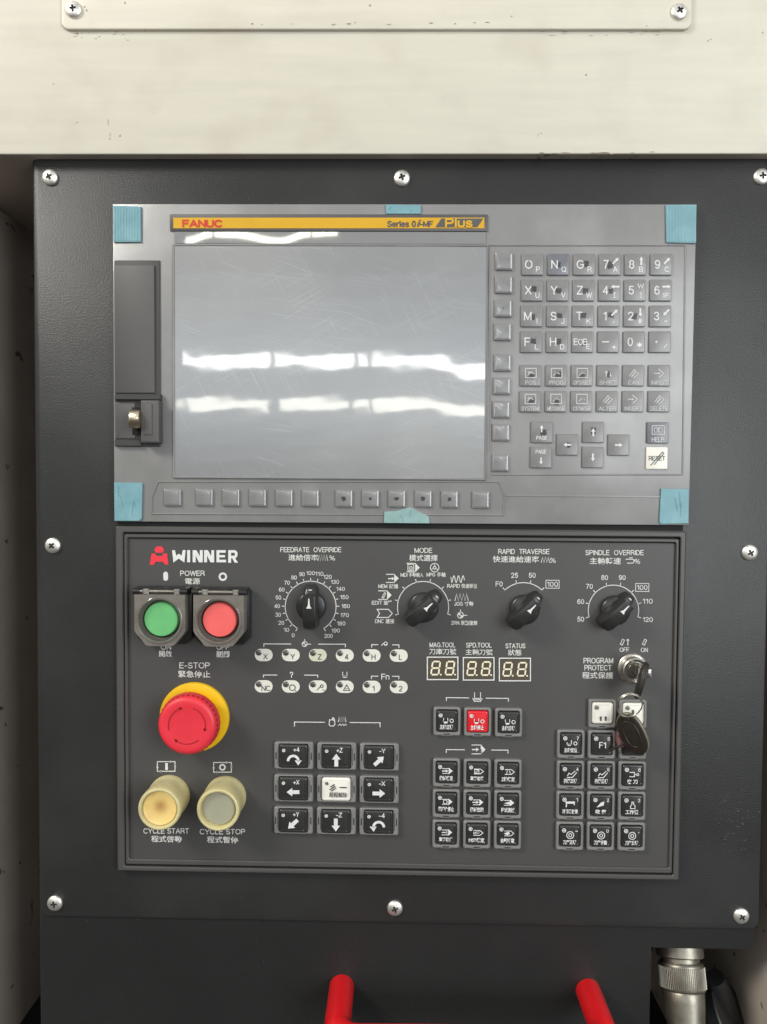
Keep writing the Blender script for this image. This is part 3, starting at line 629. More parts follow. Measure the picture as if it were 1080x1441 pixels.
# protective tapes stuck on the film
def tape(pts, label, m='tape', ribs=9, h=HD + .0012, kind=0):
    xs = [q[0] for q in pts]; ys = [q[1] for q in pts]; t = Thing('protective_tape', label, 'tape', sum(xs) / len(xs), sum(ys) / len(ys), HD, 'protective tapes stuck on the display')
    P = ccw(t.poly(pts, h)); bm = bmesh.new(); prism(bm, P, .0002, h - HD, .0002)
    t.part('tape_backing', bm, m)
    if ribs:
        bm = bmesh.new(); x0, x1 = min(xs), max(xs); y0, y1 = min(ys), max(ys)
        for i in range(ribs):
            a = x0 + (x1 - x0) * (i + .5) / ribs; wv = (x1 - x0) / ribs * .3
            aa = t.poly([(a - wv, y0 + 2), (a + wv, y0 + 2), (a + wv, y1 - 2), (a - wv, y1 - 2)], h)
            prism(bm, aa, h - HD - .0001, h - HD + .00022, .0001)
        t.part('ribs', bm, m)
    else:
        rt_ = random.Random(int(xs[0])); x0, x1 = min(xs) + 4, max(xs) - 4; y0, y1 = min(ys) + 2, max(ys) - 2
        for i in range(4):
            ax, ay = rt_.uniform(x0, x1), rt_.uniform(y0, y1); ang = rt_.uniform(1.0, 2.2); ln = min(rt_.uniform(8, 22), (y1 - y0) * .5)
            bx, by = max(x0, min(x1, ax + ln * math.cos(ang))), max(y0, min(y1, ay + ln * math.sin(ang)))
            if abs(bx - ax) + abs(by - ay) < 3: continue
            d = Vector((by - ay, ax - bx)).normalized() * .55; bm = bmesh.new()
            prism(bm, t.poly([(ax + d.x, ay + d.y), (bx + d.x * .4, by + d.y * .4), (bx - d.x * .4, by - d.y * .4), (ax - d.x, ay - d.y)], h), h - HD - .0001, h - HD + .0003, .0001)
            t.part('crease', bm, m)
tape([(159.2, 289), (198.5, 290.5), (198.5, 340), (159.5, 340.5)], 'blue ribbed tape square above the memory card door', ribs=10)
tape([(937.5, 287.8), (981, 287.6), (980, 342), (938.5, 341)], 'blue ribbed tape square above the number keys at the upper right corner', ribs=10)
tape([(160.5, 679), (200.5, 679.5), (199.5, 729.5), (196, 733), (161, 733)], 'crinkled blue tape below the memory card latch', ribs=0)
tape([(931, 687.5), (970.3, 688.5), (969.5, 736.5), (931, 737.5), (928.5, 734)], 'pale blue tape below the white reset key', ribs=0)
tape([(543, 287.5), (592.5, 288), (592.5, 300.6), (543.5, 300.6)], 'short blue tape on the top edge above the yellow name strip', ribs=0)
tape([(541, 720), (556, 719.5), (577, 714), (604, 727), (605, 736.6), (540.5, 736)], 'greenish tape with a peaked top on the bottom edge below the soft keys', 'tapegreen', 0)

# ------------------------------------------------------------------ operator panel
HP = .003
op = Thing('operator_panel', 'charcoal operator panel with stepped frame and white printed captions', 'control panel', 565, 985, 0)
def rp(x0, x1, y0, y1, h, r=.0012):
    a0, a1, b0, b1 = op.rect(x0, x1, y0, y1, h); return rrect(a1 - a0, b1 - b0, r, 3, (a0 + a1) / 2, (b0 + b1) / 2)
PA, PB, PC, PD_ = (163.3, 962, 744, 1233.5), (174, 953.7, 752.5, 1226.5), (176, 951.3, 755, 1222.6), (180.5, 947, 760, 1215.5)
bm = bmesh.new(); ringp(bm, rp(*PA, .0055), rp(*PB, .0055), .0002, .0055, .0012, b2=.0006)
op.part('outer_frame', bm, 'frame')
bm = bmesh.new(); ringp(bm, rp(*PC, .0045), rp(*PD_, .0045), .0002, .0050, .0006, b2=.0006)
op.part('inner_frame', bm, 'frame')
bm = bmesh.new(); a0, a1, b0, b1 = op.rect(167, 960, 747, 1230, .002); box(bm, a0, a1, b0, b1, .0001, .0016); op.part('groove', bm, 'dark')
bm = bmesh.new(); prism(bm, rp(181.3, 946.2, 761, 1214.6, HP), .0005, HP, .0002); op.part('face', bm, 'face')
HT = HP + .00025
def cap(*items, name='caption'):
    p = Print(op, HT)
    for it in items: p.text(*it)
    p.done(name); 
# maker's sign
p = Print(op, HT); q = lambda x, y: (x / 4.909 + 160, y / 4.909 + 740)
for pl in ([(298, 142), (332, 142), (349, 164), (341, 186), (290, 186), (281, 164)],
           [(262, 192), (284, 190), (296, 208), (290, 248), (277, 270), (249, 270)], [(345, 190), (370, 192), (379, 268), (355, 268), (341, 248), (334, 208)],
           [(296, 208), (334, 208), (341, 248), (290, 248)]): p.poly([q(*a) for a in pl])
p.done('emblem', 'logored')
p = Print(op, HT)
def pl(*pts): p.poly([q(*a) for a in pts])
pl((404, 168), (424, 168), (432, 206), (451, 192), (470, 206), (478, 168), (498, 168), (489, 254), (451, 226), (413, 254))
pl((508, 168), (529, 168), (529, 252), (508, 252))
for x in (546, 625):
    pl((x, 168), (x + 21, 168), (x + 21, 252), (x, 252)); pl((x + 50, 168), (x + 70, 168), (x + 70, 252), (x + 50, 252)); pl((x + 21, 168), (x + 26, 168), (x + 50, 210), (x + 50, 252), (x + 44, 252), (x + 21, 206))
pl((711, 168), (731, 168), (731, 252), (711, 252)); pl((731, 168), (775, 168), (775, 186), (731, 186)); pl((731, 202), (770, 202), (770, 218), (731, 218)); pl((731, 234), (777, 234), (777, 252), (731, 252))
pl((792, 168), (812, 168), (812, 255), (792, 255)); pl((812, 168), (840, 168), (856, 182), (856, 184), (838, 186), (812, 186)); pl((838, 186), (856, 184), (856, 206), (838, 206)); pl((812, 206), (856, 206), (850, 218), (840, 224), (812, 224)); pl((820, 224), (840, 224), (860, 255), (837, 255))
p.done('lettering', 'legend')
p = Print(op, HT); p.text('POWER', 271, 806.8, 7.3, 34.5); p.text('電源', 271, 818, 8.6, 21)
p.poly([(233.3 + 3.4 * math.cos(a) , 811 + (3 if math.sin(a) > 0 else -3) + 3.4 * math.sin(a)) for a in [i * PI / 10 + .001 for i in range(20)]]); p.ring(313.8, 811.6, 4.6, 2.8)
p.text('ON', 233.7, 910.7, 7.4, 14.5); p.text('開啟', 233, 920, 9, 18); p.text('OFF', 313.8, 910.7, 7.4, 18); p.text('關閉', 314.2, 921, 9, 18); p.done()
cap(('E-STOP', 274, 936.5, 8.2, 43), ('緊急停止', 273.5, 948.7, 9.6, 45))
p = Print(op, HT); p.rect(221.6, 246.4, 1072, 1085.6, 1.2); p.rect(300.8, 325.8, 1073.2, 1086.8, 1.2)
p.poly([(232.6, 1073.9), (236.4, 1073.9), (236.4, 1083.7), (232.6, 1083.7)]); p.ring(313.2, 1080, 3.6, 2.2)
for x, y in ((221.6, 1080), (246.4, 1078), (240, 1072), (226, 1085.6)): p.disc(x, y, 1.4)
for x, y in ((300.8, 1081), (325.8, 1079), (319, 1073.2), (305, 1086.8)): p.disc(x, y, 1.4)
p.done('symbol')
cap(('CYCLE START', 234, 1169.6, 7.4, 64), ('程式啓動', 234.4, 1181, 9.4, 43)); cap(('CYCLE STOP', 313.2, 1170.6, 7.4, 64), ('程式暫停', 313.4, 1182, 9.4, 44))
def zig(p, x, y, wd_, ht, n, wl=1.1): p.line([(x - wd_ / 2 + wd_ * i / (2 * n), y + (ht / 2 if i % 2 == 0 else -ht / 2)) for i in range(2 * n + 1)], wl)
def pct(p, x, y): p.ring(x - 2.2, y - 1.8, 1.5, .8, 8); p.ring(x + 2.2, y + 1.8, 1.5, .8, 8); p.line([(x - 2.4, y + 3), (x + 2.4, y - 3)], .9)
p = Print(op, HT); p.text('FEEDRATE  OVERRIDE', 437.7, 773.6, 6.8, 86); p.text('進給倍率', 427, 784.6, 9, 42); zig(p, 454.6, 785, 14, 8.5, 4); pct(p, 467.8, 785.3); p.done()
def dial(x, y, r, a0, a1, labels, lr, hh, tick=4.6, boxed=None):
    p = Print(op, HT); p.arc(x, y, r, a0, a1, 1.15, 60); n = len(labels)
    for i, t in enumerate(labels):
        a = math.radians(a0 + (a1 - a0) * i / (n - 1)); s, c = math.sin(a), -math.cos(a)
        p.line([(x + s * (r - .4), y + c * (r - .4)), (x + s * (r + tick), y + c * (r + tick))], 1.15)
        if t:
            L_ = lr + (2.2 * abs(s) if len(t) > 2 else 0); px, py = x + s * L_, y + c * L_
            if isinstance(t, str): p.text(t, px, py, hh, len(t) * hh * .70, .010)
    if boxed: p.text('100', boxed[0], boxed[1], hh, hh * 2.2, .01); p.rect(boxed[0] - 9.3, boxed[0] + 9.3, boxed[1] - 5.6, boxed[1] + 5.6, .9)
    p.done('dial_scale')
dial(437.4, 853.7, 35.8, -148.6, 148.6, [str(10 * i) for i in range(21)], 47.2, 5.6)
p = Print(op, HT); p.text('MODE', 596.2, 774.6, 6.9, 25); p.text('模式選擇', 596.2, 785.2, 9.2, 40)
for t, x, y, wv in (('DNC 連接', 541.7, 874.3, 27), ('EDIT 編輯', 537.6, 848.3, 28), ('MEM 記憶', 546.7, 825, 28), ('MDI 手動輸入', 580, 809, 32), ('MPG 手輪', 614.2, 808.7, 27), ('RAPID 快速移位', 650.8, 824.7, 42), ('JOG 寸動', 653, 849.7, 27), ('ZRN 原點復歸', 653.6, 876.7, 37)):
    p.text(t, x, y, 6.6, wv, .012)
p.done()
dial(595.7, 854.3, 36, -106, 106, [None] * 8, 47, 5)
p = Print(op, HT)
p.line([(531, 857.5), (547, 857.5), (552.5, 863.3), (547, 869), (531, 869), (534.5, 863.3)], 1.2, closed=True)
def pent(x, y, wd_, ht, solid=True):
    p.line([(x - wd_ / 2, y - ht / 2), (x + wd_ / 2 - 6, y - ht / 2)], 1.2); p.line([(x - wd_ / 2, y + ht / 2), (x + wd_ / 2 - 6, y + ht / 2)], 1.2)
    if solid: p.poly([(x + wd_ / 2 - 6.4, y - ht / 2 - .6), (x + wd_ / 2, y), (x + wd_ / 2 - 6.4, y + ht / 2 + .6)])
    else: p.line([(x + wd_ / 2 - 6, y - ht / 2), (x + wd_ / 2, y), (x + wd_ / 2 - 6, y + ht / 2)], 1.2)
pent(542, 837.5, 19, 12); p.line([(538, 840.6), (541.4, 834), (543.2, 835), (540, 841.4)], 1.1, closed=True)
pent(552.5, 814, 18, 11.4); p.arrow(551, 814.3, 90, 9, 1.6, 4.6, 3.6)
pent(581.7, 798.8, 18.5, 12); p.rect(574.4, 582.6, 794.4, 803, 1); p.ring(578.5, 799.4, 2.1, 1.1, 8)
p.ring(612, 798.8, 6, 1.1); p.ring(612, 799, 2, 1.2, 8)
for a in (0, 2.1, 4.2): p.line([(612 + 2 * math.sin(a), 799 - 2 * math.cos(a)), (612 + 6 * math.sin(a), 798.8 - 6 * math.cos(a))], 1)
p.line([(635, 812)] + [(636 + i * .62, 815 + 4.8 * math.cos(i * .62 * .98)) for i in range(30)], 1.1); zig(p, 650, 840.5, 19, 10, 4)
p.ring(648.4, 865.8, 4.2, 1.1, 14); p.line([(648.4, 857.6), (648.4, 862)], 1); p.line([(652.5, 866), (658, 866)], 1); p.poly([(648.4, 865.8), (652.6, 865.8), (651.4, 868.8), (648.4, 870)]); p.poly([(648.4, 865.8), (644.2, 865.8), (645.4, 862.8), (648.4, 861.6)])
p.done('symbol')
p = Print(op, HT); p.text('RAPID  TRAVERSE', 737.6, 776.2, 7, 72); p.text('快速進給速率', 726.4, 787, 9.4, 65); zig(p, 768, 788, 12, 7.5, 3); p.line([(774, 791.5), (776, 791.5)], 1); pct(p, 778.6, 788.6); p.done()
dial(737, 857.6, 37.6, -43.6, 43.6, ['F0', '25', '50', ''], 49.5, 7, 4.6, (778, 822.2))
p = Print(op, HT); p.text('SPINDLE  OVERRIDE', 865.4, 777.7, 7, 82); p.text('主軸轉速', 852.4, 789.4, 9.4, 44)
p.line([(881, 787), (891, 787), (893.5, 789.5), (891, 792.5), (883, 792.5)], 1.1); p.line([(886, 785), (891, 784.6)], 1); pct(p, 897.4, 790); p.done()
dial(863.8, 859, 35.5, -105, 105, ['50', '60', '70', '80', '90', '', '110', '120'], 47.8, 6.8, 4.8, (904.3, 826.8))
# brackets and symbols over key groups
def br(p, x0, x1, y, d, gap0, gap1, dy=0): p.line([(x0, y + d), (x0, y), (gap0, y + dy * .4)], 1.2); p.line([(gap1, y + dy * .7), (x1, y + dy), (x1, y + dy + d)], 1.2)
p = Print(op, HT)
br(p, 371.5, 486.3, 906.2, 4.2, 410, 448.2, .5); br(p, 523.3, 561.8, 907.2, 4.2, 532.6, 552.3, .5); br(p, 371, 447.4, 950, 3.6, 390.3, 428, .3); br(p, 522.9, 561.6, 951.6, 4, 532.6, 552, .3)
p.ring(429, 906.4, 3.6, 1, 12); p.line([(429, 899.6), (429, 903)], 1); p.line([(432.4, 906.4), (438, 906.8)], 1); p.poly([(429, 906.4), (432.6, 906.4), (429, 910)]); p.poly([(429, 906.4), (425.4, 906.4), (429, 902.8)])
p.line([(537, 908.5), (540, 905.5), (543, 908), (546, 905)], 1.2); p.ring(543, 906, 2.6, 1, 8); p.text('?', 410.4, 949.8, 8.4, 4.6, .02); p.text('Fn', 542.6, 952.4, 8, 11.5, .01)
p.line([(482.6, 945.5), (482.6, 952), (488.6, 952), (488.6, 945.5)], 1); p.poly([(481.6, 951), (489.6, 951), (488, 954), (483, 954)])
br(p, 414.6, 535.2, 1016.2, 6.4, 457.6, 492.4, 1.0)
p.line([(464, 1013), (463.5, 1020), (465, 1021.8), (470, 1021.8), (471.6, 1019), (471, 1012), (469, 1010), (466, 1013.6)], 1.2, closed=True); p.line([(467, 1012), (470.6, 1014)], 2)
zig(p, 481.8, 1012.5, 11, 7.5, 4); p.line([(476 + i, 1020.2 + (.9 if i % 4 < 2 else -.9)) for i in range(13)], .9)
br(p, 628.5, 715.8, 981.8, 4.6, 660.5, 684, 1.2)
p.line([(668.2, 974.4), (668.2, 983), (676.6, 983), (676.6, 974.4)], 1.1); p.line([(665.6, 982.6), (668, 987), (676.8, 987), (679, 982.6)], 1.2); p.line([(667, 984.8), (678, 984.8)], 1)
br(p, 628.4, 715.2, 1055, 4.6, 654.5, 691.6, .9)
p.line([(664, 1048.6), (677.5, 1048.6), (677.5, 1061), (664, 1061)], 1.2); p.poly([(677, 1048), (683.6, 1055), (677, 1061.6)]); p.arrow(669.6, 1055, 90, 10, 1.8, 5.4, 4)
p.done('symbol')
cap(('MAG.TOOL', 623, 907.6, 6.7, 36), ('刀庫刀號', 623.4, 917, 8.6, 38)); cap(('SPD.TOOL', 674.3, 908, 6.7, 36), ('主軸刀號', 674.6, 917.8, 8.6, 38)); cap(('STATUS', 725.7, 909, 6.7, 28), ('狀態', 724.8, 918.4, 8.8, 19))
cap(('PROGRAM', 842.5, 929.8, 7.6, 41.5), ('PROTECT', 842, 939.8, 7.4, 38), ('程式保護', 841.6, 950.5, 9.6, 44))
p = Print(op, HT); p.text('OFF', 879.2, 914.4, 6, 13.5); p.text('ON', 907.3, 914.7, 6, 9.8)
for x in (876.4, 907.6): p.line([(x - 3, 906.5), (x + .2, 899.6), (x + 3, 901), (x - .2, 908)], 1.1, closed=True)
p.disc(884, 901, 1.9); p.line([(884, 902), (884, 908.4)], 1.4); p.done()

# indicator windows
pm = bmesh.new(); kk = K(460, 940, HP); prism(pm, rrect(25.4 * kk, 17.6 * kk, 8.7 * kk, 6), 0, .0004, .0002); PILL = finish(pm, 'indicator', 'pill')
PILLZ = PILL.copy(); PILLZ.materials[0] = M['pillz']
lm = bmesh.new(); lathe(lm, [(4.1 * kk, 0), (4.1 * kk, .0003), (3.2 * kk, .0006), (0, .0008)], 18); LED = finish(lm, 'led', 'led')
for r, y in enumerate((921.8, 966)):
    for c_, x in enumerate((371.3, 409.5, 447.5, 485.5, 523.3, 561.5)):
        y_ = y + .2 * c_; c = op.L(x, y_, HP); o = link('indicator', PILLZ if (r, c_) == (0, 2) else PILL, op.o, (c[0], c[1], HP))
        d = op.L(x - 6.8, y_ - 3.4, HP); link('led', LED, o, (d[0] - c[0], d[1] - c[1], .0004))
        p = Print(op, HP + .0006); tx, ty = x + 2.6, y_ + 2.2; t = ('XYZ4HL', 'N  .12')[r][c_]
        if r == 0 or c_ > 3: p.text(t, tx, ty, 7.6, None, .004)
        elif c_ == 0: p.text('NC', tx + .6, ty + .6, 7.6, 12.5, .004)
        elif c_ == 1: p.ring(tx - .5, ty - .6, 4, 1.2); p.line([(tx + 3.4, ty + 3.4), (tx + 5.5, ty + 5)], 1.2)
        elif c_ == 2: p.line([(tx - 4, ty + 3), (tx + 1, ty - 2)], 1.1); p.ring(tx + 3, ty - 3, 2, 1.1, 8); p.line([(tx + 4, ty + 2), (tx + 7, ty + 3.4)], 1)
        else: p.line([(tx - 4.5, ty + 3), (tx + 4.5, ty + 3), (tx, ty - 5)], 1.1, closed=True); p.line([(tx - 1.5, ty + .6), (tx + 1.5, ty + .6)], 1)
        bmesh.ops.translate(p.bm, verts=p.bm.verts, vec=(-c[0], -c[1], -HP)); p.done('legend', 'ink', o)
# digit windows
for x0, x1, y0, y1 in ((601.2, 645.2, 924.4, 957), (651.9, 696.1, 925, 957.6), (702.6, 747.4, 925.9, 958.7)):
    o = slab(op, 'digit_display', x0 + 1, x1 - 1, y0 + 1, y1 - 1, HP + .0003, .0002, HP - .001, 0, 'digitbg')
    p = Print(op, HP + .0007); p.rect(x0 + .5, x1 - .5, y0 + .5, y1 - .5, 1.5); p.done('border', 'legend', o)
    p = Print(op, HP + .0006)
    for cx in (x0 + 12.2, x0 + 32.4):
        cy = (y0 + y1) / 2 - .4; sl = lambda x, y: (cx + x - y * .14, cy + y); W_, H_, t = 5.3, 9.2, 1.15
        for seg in (((-W_, -H_), (W_, -H_)), ((-W_, 0), (W_, 0)), ((-W_, H_), (W_, H_))):
            (ax, ay), (bx, by) = seg; p.poly([sl(ax + .4, ay), sl(ax + 1.5, ay - t), sl(bx - 1.5, by - t), sl(bx - .4, by), sl(bx - 1.5, by + t), sl(ax + 1.5, ay + t)])
        for xx in (-W_, W_):
            for ya, yb in ((-H_, 0), (0, H_)): p.poly([sl(xx, ya + .4), sl(xx + t, ya + 1.5), sl(xx + t, yb - 1.5), sl(xx, yb - .4), sl(xx - t, yb - 1.5), sl(xx - t, ya + 1.5)])
        p.disc(*sl(W_ + 3.2, H_), 1.3)
    p.done('digit', 'digit', o)

# ------------------------------------------------------------------ push buttons
def small_meshes():
    k = K(680, 1060, HP)
    bm = bmesh.new(); o = rrect(38 * k, 40 * k, 3.2 * k, 4)
    prism(bm, [(x, y - (.9 * k if (y < -15 * k and abs(x) < 9 * k) else 0)) for x, y in rrect(38 * k, 40 * k, 3.2 * k, 4)], 0, .0006, 0)
    ringp(bm, o, rrect(30.5 * k, 32 * k, 3 * k, 4, 0, 1.0 * k), 0, .0032, .0007, b2=.0005)
    prism(bm, [(-7.5 * k, -20.9 * k), (7.5 * k, -20.9 * k), (6.5 * k, -19 * k), (-6.5 * k, -19 * k)], 0, .0026, .0003)
    fr = finish(bm, 'button_frame', 'btnframe')
    bm = bmesh.new(); box(bm, -4.4 * k, 4.4 * k, -18.2 * k, -17.0 * k, .0020, .00325); slot = finish(bm, 'release_slot', 'dark')
    bm = bmesh.new(); c = rrect(29 * k, 30 * k, 3.4 * k, 4, 0, 1.0 * k)
    prism(bm, c, .0002, .0040, .0012, .0013, seg=3)
    ringp(bm, rrect(24.5 * k, 25.6 * k, 2.4 * k, 4, 0, 1.2 * k), rrect(22.6 * k, 23.8 * k, 2 * k, 4, 0, 1.2 * k), .0038, .00425, .0002)
    return k, fr, slot, bm
kS, FRS, SLOT, bmc = small_meshes(); CAPS = finish(bmc, 'button_cap', 'btncap')
def recolor(me, m): q = me.copy(); q.materials[0] = M[m]; return q
CAPR, CAPW = recolor(CAPS, 'btnred'), recolor(CAPS, 'btnwhite')
def big_meshes():
    k = K(475, 1107, HP)
    bm = bmesh.new(); o = rrect(54.6 * k, 38 * k, 3 * k, 4); prism(bm, o, 0, .0006, 0); ringp(bm, o, rrect(41.5 * k, 34.5 * k, 3 * k, 4, -.3 * k, 0), 0, .0032, .0007, b2=.0004); fr = finish(bm, 'button_frame', 'btnframe')
    bm = bmesh.new(); box(bm, -.7 * k, .7 * k, -5 * k, 5 * k, .0020, .00325); s1 = finish(bm, 'release_slot', 'dark')
    bm = bmesh.new(); box(bm, -.35 * k, .35 * k, -12 * k, 12 * k, .0020, .00325); slot = (s1, finish(bm, 'side_groove', 'dark'), k)
    bm = bmesh.new(); prism(bm, rrect(40 * k, 33 * k, 3.6 * k, 4, -.3 * k), .0002, .0040, .0012, .0013, seg=3)
    ringp(bm, rrect(34 * k, 27.5 * k, 2.4 * k, 4, -.3 * k), rrect(32.2 * k, 25.8 * k, 2 * k, 4, -.3 * k), .0038, .00425, .0002)
    return k, fr, slot, finish(bm, 'button_cap', 'btncap')
kB, FRB, SLOTB, CAPB = big_meshes(); CAPBW = recolor(CAPB, 'btnwhite')
HC = HP + .00445
def push(x, y, label, draw, group, big=False, color=None):
    t = Thing('push_button', label, 'button', x, y, HP, group)
    link('button_frame', FRB if big else FRS, t.o)
    if big:
        for sx in (-1, 1): link('release_slot', SLOTB[0], t.o, (sx * 24.6 * SLOTB[2], 0, 0)); link('side_groove', SLOTB[1], t.o, (sx * 22 * SLOTB[2], 0, 0))
    else: link('release_slot', SLOT, t.o)
    me = (CAPBW if color == 'w' else CAPB) if big else {'r': CAPR, 'w': CAPW}.get(color, CAPS)
    c = link('button_cap', me, t.o)
    p = Print(t, HC); cx, cy = x + (x - 560.7) * .0083, y + (y - 680) * .0083       # the cap stands proud, so it is seen shifted outwards
    draw(p, cx - (.3 if big else 0), cy - (0 if big else 1))
    p.done('legend', 'ink' if color == 'w' else 'legend', c)
    return t
def led(p, x, y, r=2.0): p.ring(x, y, r, 1.0, 10); p.disc(x, y, r * .5, n=8)
def jog(t, kind, ang=0):
    def d(p, x, y):
        led(p, x - 13.5, y - 8.6, 1.9); p.text(t, x + 4.5, y - 10, 6.4, 8.5, .02)
        if kind == 'a': p.arrow(x, y + 4, ang, 18, 5.4, 12, 8)
        else:
            s = 1 if kind == 'cw' else -1
            p.arc(x, y + 6.4, 7.4, -90 * s, 92 * s, 3.6, 20); p.poly([(x + s * 7.4 - 5.4, y + 5.4), (x + s * 7.4 + 4.6, y + 5.4), (x + s * 7.0, y + 12.4)])
    return d
gj = 'jog direction keys in a three by three block'
JX = (414.4, 474.5, 534.3)
def jy(r, x): return (1061.8, 1107.4, 1152.3)[r] + (x - 414.4) * .016
def drel(p, x, y):
    led(p, x - 13, y - 9, 1.8); p.line([(x - 8, y - 4), (x - 2, y - 8)], 1.4); p.line([(x - 9, y), (x - 1, y - 5.4)], 1.4); p.line([(x - 7, y + 2), (x, y - 3)], 1.2); p.line([(x + 5, y - 3.4), (x + 15, y - 3.4)], 1.6)
    p.text('超程解除', x + 3, y + 7, 7.4, 25, .01)
for r, c_, lab, d, cl in ((0, 0, 'wide black jog key with curved clockwise arrow marked +4', jog('+4', 'cw'), None), (0, 1, 'wide black jog key with upward arrow marked +Z', jog('+Z', 'a', 0), None), (0, 2, 'wide black jog key with up-right arrow marked -Y', jog('-Y', 'a', 48), None),
                          (1, 0, 'wide black jog key with leftward arrow marked +X', jog('+X', 'a', -90), None), (1, 1, 'wide cream release key in the centre of the black jog keys', drel, 'w'), (1, 2, 'wide black jog key with rightward arrow marked -X', jog('-X', 'a', 90), None),
                          (2, 0, 'wide black jog key with down-left arrow marked +Y', jog('+Y', 'a', -132), None), (2, 1, 'wide black jog key with downward arrow marked -Z', jog('-Z', 'a', 180), None), (2, 2, 'wide black jog key with curved counterclockwise arrow marked -4', jog('-4', 'ccw'), None)):
    x = JX[c_] - r * .3; push(x, jy(r, x), lab, d, gj, True, cl)
def spin(t, mark):
    def d(p, x, y):
        led(p, x - 9, y - 8.6, 2.3); p.line([(x - 5, y - 5), (x - 5, y - .5), (x + 1, y - .5), (x + 1, y - 5)], 1); p.poly([(x - 6, y - 1), (x + 2, y - 1), (x, y + 2.6), (x - 4, y + 2.6)]); p.ring(x + 6.4, y - 1, 2.4, 1, 10)
        p.text(t, x - 1, y + 7.6, 6.9, 18.4, .032)
    return d
gs = 'spindle keys in a row under the bracket'
push(629, 1013.8, 'black spindle key beside the red key, below the MAG.TOOL display', spin('主軸正轉', 0), gs)
push(672, 1014.6, 'bright red spindle stop key between two black keys', spin('主軸停止', 0), gs, color='r')
push(715.4, 1015.6, 'black spindle key beside the red key, below the STATUS display', spin('主軸反轉', 0), gs)
def prog(t, kind):
    def d(p, x, y):
        led(p, x - 9, y - 8.6, 2.3)
        if kind in (0, 3, 4, 5, 6): p.line([(x - 6, y - 6.4), (x + 3, y - 6.4)], 1); p.line([(x - 6, y + .4), (x + 3, y + .4)], 1); p.poly([(x + 3, y - 7.6), (x + 8.6, y - 3), (x + 3, y + 1.6)])
        else: p.line([(x - 5, y - 6.4), (x + 4, y - 6.4), (x + 8.4, y - 3), (x + 4, y + .4), (x - 5, y + .4)], 1)
        if kind in (0, 4): p.arrow(x - 2, y - 3, 90, 9, 1.6, 4.4, 3.6)
        elif kind == 1: p.rect(x - 4, x + 2, y - 5.4, y - .6, .9); p.line([(x - 3, y - 1), (x + 1.4, y - 5)], .9)
        elif kind == 2: p.text('Z', x - 2, y - 3, 4); p.line([(x + 1, y - 5), (x + 3, y - 1)], 1)
        elif kind == 3: p.ring(x - 1.5, y - 3, 2.8, 1, 10)
        elif kind == 5: p.poly([(x - 6, y - 2.4), (x + 3, y - 5), (x + 3, y - .4)])
        elif kind == 6: p.line([(x - 6, y - 3), (x + 2, y - 3)], 1.4); p.line([(x + 1, y - 5), (x + 1, y - 1)], 1)
        elif kind == 7: p.text('MST', x - .5, y - 3, 3.6, 9, .02)
        elif kind == 8: p.poly([(x - 6, y - 3), (x + 1, y - 5.4), (x + 3, y - 2.4), (x - 1, y - .4)])
        p.text(t, x - .5, y + 7.2, 6.9, 19 if len(t) < 5 else 22, .032)
    return d
gp = 'program keys in a three by three block'
PN = [('機械鎖定', 'machine lock', 'top row, end nearest the jog keys'), ('單節忽略', 'block skip', 'middle of the top row'), ('Z軸鎖定', 'Z axis lock', 'top row, outer end'),
      ('選擇性停止', 'optional stop', 'middle row, nearest the jog keys'), ('機械空跑', 'dry run', 'very centre of the block'), ('程式測試', 'program test', 'middle row, outer end'),
      ('單節執行', 'single block', 'bottom row, nearest the jog keys'), ('MST鎖定', 'MST lock', 'middle of the bottom row'), ('自動斷電', 'automatic power off', 'bottom row, outer end')]
for i, (t, nm, where) in enumerate(PN):
    r, c_ = divmod(i, 3); x = (628.3, 671.4, 714.6)[c_] - r * .35; y = (1085.8, 1128.9, 1171.6)[r] + c_ * .7
    push(x, y, f'black {nm} key, {where} of the nine', prog(t, i), gp)
